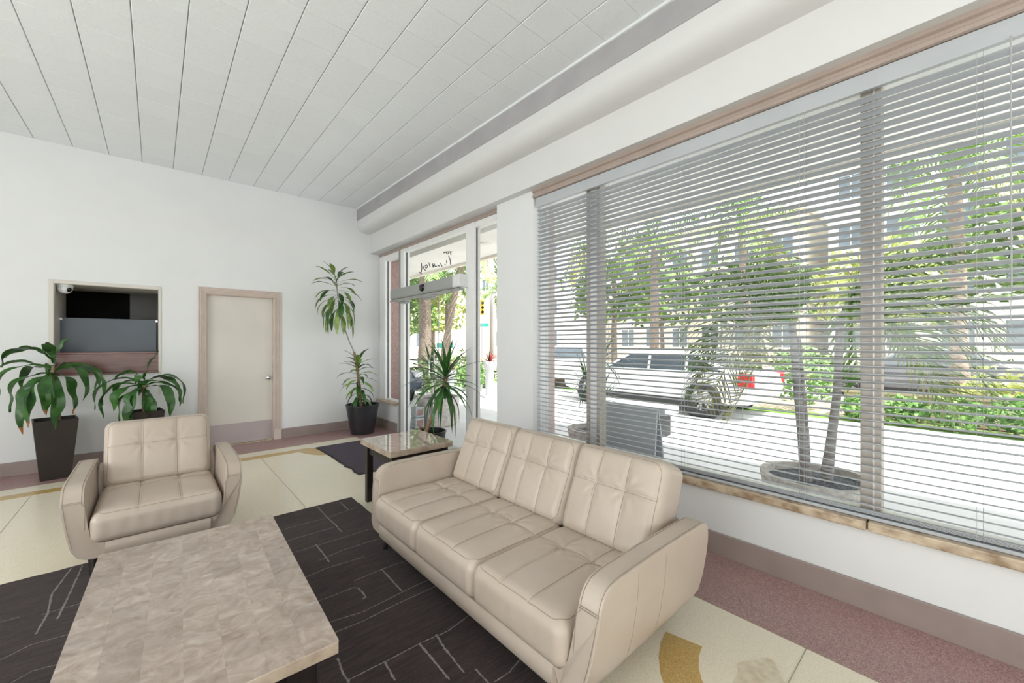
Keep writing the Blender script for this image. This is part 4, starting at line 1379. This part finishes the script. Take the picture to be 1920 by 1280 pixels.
def make_car(root, L, Wd, body, cabin, belt, roof, paint, wheels, wr_, tail=True):
    """body: side outline (x, z) of the lower body; cabin: (x, z) outline; x runs front(+) to rear(-)"""
    hw = Wd / 2
    rings = []
    for y, g in ((-hw, .0), (-hw + .05, 1), (hw - .05, 1), (hw, .0)):
        cz = sum(p[1] for p in body) / len(body)
        rings.append([(x * (1 if g else .985), y, z if g else cz + (z - cz) * .93) for x, z in body])
    MB().loft(rings).build('body', M[paint], root, smooth=True, bevel=.03, bseg=3, angle=28)
    rings = []
    for y, g in ((-hw + .03, 0), (hw - .03, 1)):
        rings.append([(x, math.copysign(abs(y) - (z - belt) * .26, y), z) for x, z in cabin])
    MB().loft(rings).build('cabin', M[paint], root, smooth=True, bevel=.04, bseg=3, angle=28)
    # side glass, front and rear glass
    xs0, xs1 = cabin[0][0], cabin[-1][0]
    for s_ in (-1, 1):
        zlo, zhi = belt + .05, roof - .09
        ins = lambda z: s_ * (hw - .03 - (z - belt) * .26 + .004)
        fx = lambda z, i0, i1: cabin[i0][0] + (cabin[i1][0] - cabin[i0][0]) * (z - cabin[i0][1]) / max(.01, cabin[i1][1] - cabin[i0][1])
        f0, f1 = fx(zlo, 0, 1) - .12, fx(zhi, 0, 1) - .10
        r0, r1 = fx(zlo, -1, -2) + .14, fx(zhi, -1, -2) + .12
        m1, m2 = f0 + (r0 - f0) * .40, f0 + (r0 - f0) * .72
        for a0, a1, b0, b1 in ((f0, f1, m1 + .03, m1 + .03), (m1 - .03, m1 - .03, m2 + .03, m2 + .03), (m2 - .03, m2 - .03, r0, r1)):
            MB().add([(a0, ins(zlo), zlo), (b0, ins(zlo), zlo), (b1, ins(zhi), zhi), (a1, ins(zhi), zhi), (a0, ins(zlo) - s_ * .02, zlo), (b0, ins(zlo) - s_ * .02, zlo), (b1, ins(zhi) - s_ * .02, zhi), (a1, ins(zhi) - s_ * .02, zhi)],
                     [(0, 1, 2, 3), (4, 7, 6, 5), (0, 4, 5, 1), (1, 5, 6, 2), (2, 6, 7, 3), (3, 7, 4, 0)]).build('side_window', M['car_glass'], root)
        for k, dx in ((m1, 0), (m2, 0)):
            MB().box(k - .24, k - .08, s_ * (hw + .002) - .012, s_ * (hw + .002) + .012, belt - .10, belt - .07).build('door_handle', M[paint], root)
        MB().box(cabin[0][0] - .30, cabin[0][0] - .14, s_ * (hw + .08) - .08, s_ * (hw + .08) + .08, belt + .02, belt + .15).build('wing_mirror', M[paint], root, bevel=.03)
        MB().box(-L * .28, L * .28, s_ * (hw + .005) - .02, s_ * (hw + .005) + .02, .22, .34).build('sill_trim', M['trim_black'], root)
        if tail:
            MB().box(-L / 2 + .0, -L / 2 + .26, s_ * (hw - .05) - .065, s_ * (hw - .05) + .065, belt - .22, belt + .04).build('tail_lamp', M['tail'], root, bevel=.02)
            MB().box(L / 2 - .30, L / 2 - .06, s_ * (hw - .12) - .10, s_ * (hw - .12) + .10, belt - .28, belt - .12).build('headlamp', M['dome'], root, bevel=.02)
    for i0, i1, nm in ((0, 1, 'windscreen'), (-1, -2, 'rear_window')):
        a_, b_ = Vector((cabin[i0][0], 0, cabin[i0][1])), Vector((cabin[i1][0], 0, cabin[i1][1]))
        d = b_ - a_
        n_ = Vector((d.z, 0, -d.x)).normalized() * (1 if i0 == 0 else -1)
        n_ = n_ if (n_.x > 0) == (i0 == 0) else -n_
        q = []
        for t_, wv in ((.12, hw - .16), (.9, hw - .28)):
            p = a_ + d * t_ + n_ * .006
            q += [(p.x, -wv, p.z), (p.x, wv, p.z)]
        MB().add([q[0], q[1], q[3], q[2]], [(0, 1, 2, 3)]).build(nm, M['car_glass'], root)
    MB().box(-L / 2 - .02, -L / 2 + .03, -.26, .26, belt - .32, belt - .18).build('number_plate', M['plate'], root)
    for x in wheels:
        for s_ in (-1, 1):
            MB().lathe([(0, 0), (wr_ * 1.18, 0), (wr_ * 1.2, .01)], n=32).xform(Matrix.Translation((x, s_ * (hw - .004), wr_)) @ Matrix.Rotation(math.pi / 2 * (1 if s_ < 0 else -1), 4, 'X')).build('wheel_arch', M['trim_black'], root)
            wheel(root, x, s_ * (hw - .06), wr_, .22, s_)


suv_body = [(2.25, .36), (2.28, .56), (2.1, .74), (1.05, .84), (-1.9, .90), (-2.22, .84), (-2.28, .55), (-2.2, .32), (-1.0, .24), (1.85, .24)]
suv_cab = [(1.15, .83), (.35, 1.25), (-.25, 1.32), (-1.10, 1.28), (-1.95, .88)]
suv = thing('parked_car', (9.05, 4.85, 0), 'white car parked beyond the pavement behind the palm fronds', 'car', rotz=math.radians(90))
make_car(suv, 4.54, 1.86, suv_body, suv_cab, .86, 1.31, 'white_paint', (1.40, -1.36), .345)
van_body = [(2.3, .38), (2.32, .60), (2.2, .80), (1.2, .90), (-2.25, .93), (-2.36, .86), (-2.38, .55), (-2.3, .34), (-1.0, .26), (1.9, .26)]
van_cab = [(1.30, .89), (.65, 1.30), (-.2, 1.37), (-1.9, 1.35), (-2.28, .92)]
van = thing('parked_car', (11.2, 10.3, 0), 'boxy white car with upright tail lamps parked ahead, left of the spiky plant', 'car', rotz=math.radians(50))
make_car(van, 4.74, 1.88, van_body, van_cab, .90, 1.36, 'white_paint', (1.42, -1.40), .35)
sed_body = [(2.2, .36), (2.24, .56), (2.05, .76), (.95, .92), (-1.55, .96), (-2.2, .92), (-2.28, .60), (-2.2, .34), (-1.0, .25), (1.8, .25)]
sed_cab = [(1.05, .90), (.30, 1.36), (-.3, 1.43), (-.95, 1.38), (-1.70, .95)]
bl = thing('parked_car', (3.98, 10.95, 0), 'dark blue car under the canopy seen low through the glass doors', 'car', rotz=math.radians(-90))
make_car(bl, 4.5, 1.78, sed_body, sed_cab, .92, 1.42, 'blue_paint', (1.35, -1.30), .33)
rd = thing('passing_car', (16.2, .95, -.10), 'dark grey car on the street behind the golden shrubs', 'car', rotz=math.radians(90))
make_car(rd, 4.5, 1.78, sed_body, sed_cab, .92, 1.42, 'grey_paint', (1.35, -1.30), .33)


# ------------------------------------------------------------------ trees, shrubs
def leaf_cloud(c, rx, ry, rz, n, size, seed, hollow=.45):
    rr_ = random.Random(seed)
    m = MB()
    for _ in range(n):
        while True:
            p = Vector((rr_.uniform(-1, 1), rr_.uniform(-1, 1), rr_.uniform(-1, 1)))
            if hollow < p.length < 1:
                break
        bump_ = 1 + .18 * math.sin(p.x * 7 + seed) * math.cos(p.y * 6) + .12 * math.sin(p.z * 9)
        q = Vector((c[0] + p.x * rx * bump_, c[1] + p.y * ry * bump_, c[2] + p.z * rz * bump_))
        a_ = Vector((rr_.gauss(0, 1), rr_.gauss(0, 1), rr_.gauss(0, .6))).normalized()
        b_ = a_.cross(Vector((rr_.gauss(0, 1), rr_.gauss(0, 1), rr_.gauss(0, 1)))).normalized()
        s_ = size * rr_.uniform(.6, 1.25)
        m.add([q - a_ * s_, q + b_ * s_ * .42, q + a_ * s_, q - b_ * s_ * .42], [(0, 1, 2, 3)])
    return m


def tree(loc, h, r, label, material, seed, trunk_r=.12, n=1500, size=.16, lean=0, group='street trees'):
    t_ = thing('street_tree', (loc[0], loc[1], loc[2] if len(loc) > 2 else 0), label, 'tree')
    MB().tube([(0, 0, 0), (lean * .3, .05, h * .35), (lean, -.03, h * .62), (lean * 1.1, 0, h * .8)], [trunk_r * 1.2, trunk_r, trunk_r * .8, trunk_r * .4], 8).build('trunk', M['bark'], t_, smooth=True)
    for k in range(3):
        a_ = k * 2.1 + seed
        MB().tube([(lean, 0, h * .55), (lean + math.cos(a_) * r * .4, math.sin(a_) * r * .4, h * .72), (lean + math.cos(a_) * r * .65, math.sin(a_) * r * .65, h * .82)], [trunk_r * .5, trunk_r * .35, trunk_r * .15], 6).build('branch', M['bark'], t_, smooth=True)
    leaf_cloud((lean, 0, h - r * .75), r, r, r * .8, n, size, seed).build('crown', material, t_, fix=False)
    return t_


def palm(loc, h, label, seed, lean=(0, 0), r=.16, nf=14, L=1.9, trunk='bark', dry=1):
    t_ = thing('palm_tree', (loc[0], loc[1], 0), label, 'palm tree')
    top_ = (lean[0], lean[1], h)
    MB().tube([(0, 0, 0), (lean[0] * .25, lean[1] * .25, h * .33), (lean[0] * .6, lean[1] * .6, h * .66), top_], [r * 1.25, r, r * .95, r * .8], 12).build('trunk', M[trunk], t_, smooth=True)
    rr_ = random.Random(seed)
    for i in range(nf):
        add_frond(t_, top_, i * 2.399 + seed, M['frond_dry'] if i < dry else M['frond'], L=L * rr_.uniform(.85, 1.1), el0=math.radians(-12 + 85 * i / (nf - 1)), droop=1.0 - .4 * i / nf, leaf=.55, seed=seed * 31 + i, n=13, hang=.8, w=.05)
    return t_


def shrub(loc, r, h, label, material, seed, n=420, size=.07):
    t_ = thing('hedge_shrub', (loc[0], loc[1], 0), label, 'shrub', 'shrubs edging the forecourt')
    MB().tube([(0, 0, 0), (.02, .01, h * .5)], [.03, .015], 6).build('stem', M['bark'], t_)
    leaf_cloud((0, 0, h * .52), r, r, h * .5, n, size, seed, .3).build('foliage', material, t_, fix=False)
    return t_


# seen through the glass doors
palm((6.5, 11.6), 4.6, 'thick patterned palm trunk behind the doors, nearest the operator box', 2, (.05, .1), .20, 14, 1.8)
palm((7.3, 12.0), 4.9, 'leaning dark palm trunk seen through the glass doors', 5, (.85, -.3), .11, 14, 1.8)
palm((8.6, 13.6), 4.2, 'slim straight palm behind the leaning one at the doors', 8, (.1, 0), .13, 12, 1.7)
palm((5.6, 14.2), 4.4, 'palm farthest along the facade at the doors', 11, (.2, 0), .12, 12, 1.8)
tree((8.2, 18), 5.6, 2.6, 'broad green tree behind the palms at the glass doors', M['foliage'], 3, n=1500, size=.22)
tree((6.6, 15.6), 4.9, 1.9, 'bushy green tree nearest the facade behind the palms at the doors', M['foliage'], 31, n=1300, size=.2)
tree((11.6, 19.8), 5.0, 2.0, 'yellow green tree behind the slim palm at the doors', M['foliage3'], 32, n=1100, size=.2)
palm((13.1, 15.8), 4.1, 'palm with drooping fronds in the narrow sidelight beside the pier', 4, (.1, 0), .12, 14, 1.7)
for i, (x, y, r, h, lb, mm) in enumerate([(5.6, 10.1, .55, .95, 'dense green shrub low behind the doors next to the blue car', 'foliage2'), (6.5, 10.3, .55, 1.05, 'green shrub low behind the doors under the thick palm', 'foliage2'),
                                          (7.35, 10.2, .5, .9, 'shrub at the foot of the leaning palm', 'foliage2'), (8.15, 10.6, .55, .75, 'shrub beside the white urn pedestal', 'foliage2'), (8.3, 12.1, .7, 1.2, 'taller shrub behind the white urn pedestal', 'foliage')]):
    shrub((x, y), r, h, lb, M[mm], 60 + i, 520, .075)
for k, (x, y, s_, lb, z0) in enumerate(((6.75, 8.55, 1.0, 'white urn pedestal with red spiky plant in the narrow sidelight', .0), (6.0, 9.35, .75, 'white pedestal with red spiky plant behind the door handles', .0))):
    u = thing('urn_planter', (x, y, 0), lb, 'planter')
    MB().lathe([(0, 0), (.17, 0), (.17, .05), (.12, .08), (.11, .75 * s_), (.15, .80 * s_), (.18, .95 * s_), (.165, .98 * s_), (.14, .96 * s_)], n=24).build('pedestal', M['pave'], u, smooth=True)
    for i in range(22):
        add_leaf(u, 'leaf', (0, 0, .94 * s_), i * 2.399, M['red_leaf'] if i % 4 else M['leaf'], L=RND.uniform(.30, .42), Wd=.055, el0=math.radians(15 + 65 * i / 21), droop=1.2, fold=.3, seed=i, profile=sw_, n=6)

# seen through the blinds
tree((15.0, 10.2), 5.6, 2.2, 'leafy tree across the parked boxy car', M['foliage'], 12, n=1100, size=.22)
tree((23.5, 12.5), 6.6, 2.8, 'large street tree farthest along the opposite sidewalk', M['foliage'], 13, n=1300, size=.27)
tree((23.5, 7.2), 6.2, 2.6, 'street tree opposite above the white car', M['foliage'], 14, n=1300, size=.26)
tree((23.0, 2.4), 5.6, 2.4, 'golden leaved street tree opposite behind the palm', M['foliage3'], 15, n=1300, size=.25)
tree((23.8, -2.2), 7.4, 3.0, 'tall green street tree opposite at the picture edge', M['foliage'], 16, n=1400, size=.27)
palm((12.4, 6.9), 4.6, 'street palm above the roof of the white car', 21, (.2, .1), .14, 12, 1.8)
palm((12.4, 9.2), 5.0, 'street palm above the boxy white car', 22, (-.1, .2), .14, 12, 1.8)
palm((13.0, .1), 5.2, 'street palm right of the thick mullion', 23, (.2, .1), .14, 14, 2.1)
palm((12.6, 4.1), 4.8, 'street palm behind the tail of the white car', 24, (0, .2), .13, 12, 1.8)
lbs = ['low clipped shrub in the hedge at the thick mullion', 'second low shrub of the hedge from the thick mullion', 'third low shrub of the hedge from the thick mullion', 'fourth low shrub of the hedge from the thick mullion', 'fifth shrub of the hedge toward the picture edge', 'last shrub of the hedge at the picture edge']
for i in range(6):
    shrub((10.05 + .05 * (i % 2), 1.35 - i * .62), .34, .46 + .05 * i, lbs[i], M['foliage2'], 80 + i, 480, .07)
shrub((10.95, 2.45), .6, 1.35, 'upright green shrub behind the twin palm trunks', M['foliage2'], 90, 620, .08)
shrub((11.75, -.35), .5, .95, 'golden shrub rising behind the hedge', M['foliage3'], 91, 520, .08)
shrub((11.9, -1.9), .62, 1.2, 'larger golden shrub at the picture edge', M['foliage3'], 92, 520, .08)
shrub((15.2, 14.0), .9, 1.3, 'rounded shrub far down the street', M['foliage2'], 93, 500, .1)
for i, (x, y, h) in enumerate(((22.6, 9.6, 1.3), (22.6, 5.2, 1.2), (22.6, .6, 1.3), (22.6, -3.4, 1.3))):
    shrub((x, y), 1.5, h, ['dark hedge clump across the street behind the boxy car', 'hedge clump across the street above the white car roof', 'hedge clump across the street behind the dark grey car', 'hedge clump across the street at the picture edge'][i], M['foliage'], 95 + i, 700, .13)


gw = thing('garden_wall', (10.8, -1.2, 0), 'low beige panelled wall behind the hedge, right of the thick mullion', 'wall')
gw['kind'] = 'thing'
B(-.10, .10, -3.2, 2.9, -.01, .46).build('wall_body', M['sidewalk'], gw, bevel=.01)
B(-.14, .14, -3.24, 2.94, .46, .53).build('coping', M['sidewalk'], gw, bevel=.01)
for k in range(5):
    B(-.125, -.10, -2.95 + k * 1.17, -1.95 + k * 1.17, .07, .40).build('wall_panel', M['facade'], gw, bevel=.012)


# ------------------------------------------------------------------ buildings, street furniture
def building(loc, sx, sy, h, label, m, floors, bays, face, seed, wsize=(1.1, 1.35), z0=1.2):
    """face '-x': windows on the side that looks at the lobby; 'both': also on its -y side"""
    b = thing('building', loc, label, 'building')
    B(0, sx, 0, sy, 0, h).build('wall', M[m], b)
    B(-.15, sx, -.15, sy + .15, h, h + .35).build('roof', M[m], b)
    fm = None
    pmh = None
    for f_ in range(floors):
        z = z0 + f_ * (h - z0) / floors
        for k in range(bays):
            y = (k + .5) * sy / bays
            if fm is None:
                o = MB().box(-.06, .02, -wsize[0] / 2 - .08, wsize[0] / 2 + .08, -.08, 0).box(-.06, .02, -wsize[0] / 2 - .08, wsize[0] / 2 + .08, wsize[1], wsize[1] + .08).box(-.06, .02, -wsize[0] / 2 - .08, -wsize[0] / 2, 0, wsize[1]).box(-.06, .02, wsize[0] / 2, wsize[0] / 2 + .08, 0, wsize[1]).box(-.04, .02, -.03, .03, 0, wsize[1]).build('window_frame', M['facade2'], b)
                fm = o.data
                p = B(-.02, .01, -wsize[0] / 2, wsize[0] / 2, 0, wsize[1]).build('pane', M['win_far'], o)
                pmh = p.data
            else:
                o = bpy.data.objects.new('window_frame', fm)
                COL.objects.link(o)
                o.parent = b
                p = bpy.data.objects.new('pane', pmh)
                COL.objects.link(p)
                p.parent = o
            o.location = (0, y, z)
    return b


building((30, -9, 0), 12, 14.5, 15.5, 'white apartment block straight across the street', 'facade2', 5, 7, '-x', 1)
building((29, 6.5, 0), 12, 13, 9.5, 'cream apartment block across from the white car', 'facade', 3, 6, '-x', 2)
building((25, 22, 0), 12, 16, 17, 'white tower far down the street at the sidelight', 'facade2', 6, 7, '-x', 3)
bd = building((17.5, 31, 0), 7, 9, 6.2, 'low cream house behind the trees at the doors', 'facade', 2, 4, '-x', 4)

for i, (x, y, z, yaw_, lb) in enumerate(((9.75, 15.6, 1.36, 60, 'teal street name sign between the palm trunks at the doors'), (15.4, 20.3, 2.62, 35, 'teal street name sign in the narrow sidelight'))):
    s_ = thing('street_sign', (x, y, 0), lb, 'street sign')
    MB().tube([(0, 0, 0), (0, 0, z + .15)], .035, 8).build('post', M['alu_grey'], s_, smooth=True)
    m_ = B(-.42, .42, -.015, .015, -.11, .11)
    m_.xform(Matrix.Translation((0, 0, z)) @ Matrix.Rotation(math.radians(-yaw_ + 0), 4, 'Z'))
    m_.build('sign_blade', M['sign_teal'], s_)
ts = thing('traffic_signal', (18.0, 23.8, 0), 'yellow traffic signal hanging in the narrow sidelight', 'traffic light')
MB().tube([(-3, 1.6, 0), (-3, 1.6, 5.0), (-2.6, 1.4, 5.2), (0, 0, 5.2)], .07, 8).build('mast', M['alu_grey'], ts, smooth=True)
MB().tube([(0, 0, 5.2), (0, 0, 4.3)], .025, 6).build('hanger', M['alu_grey'], ts)
B(-.17, .17, -.14, .14, 3.55, 4.65).build('housing', M['yellow'], ts, bevel=.02)
for k in range(3):
    MB().lathe([(0, 0), (.11, .005), (.115, .06)], n=18).xform(Matrix.Translation((-.02, -.14, 3.75 + k * .34)) @ Matrix.Rotation(math.pi / 2, 4, 'X')).build('lens', M['lens_black'], ts)
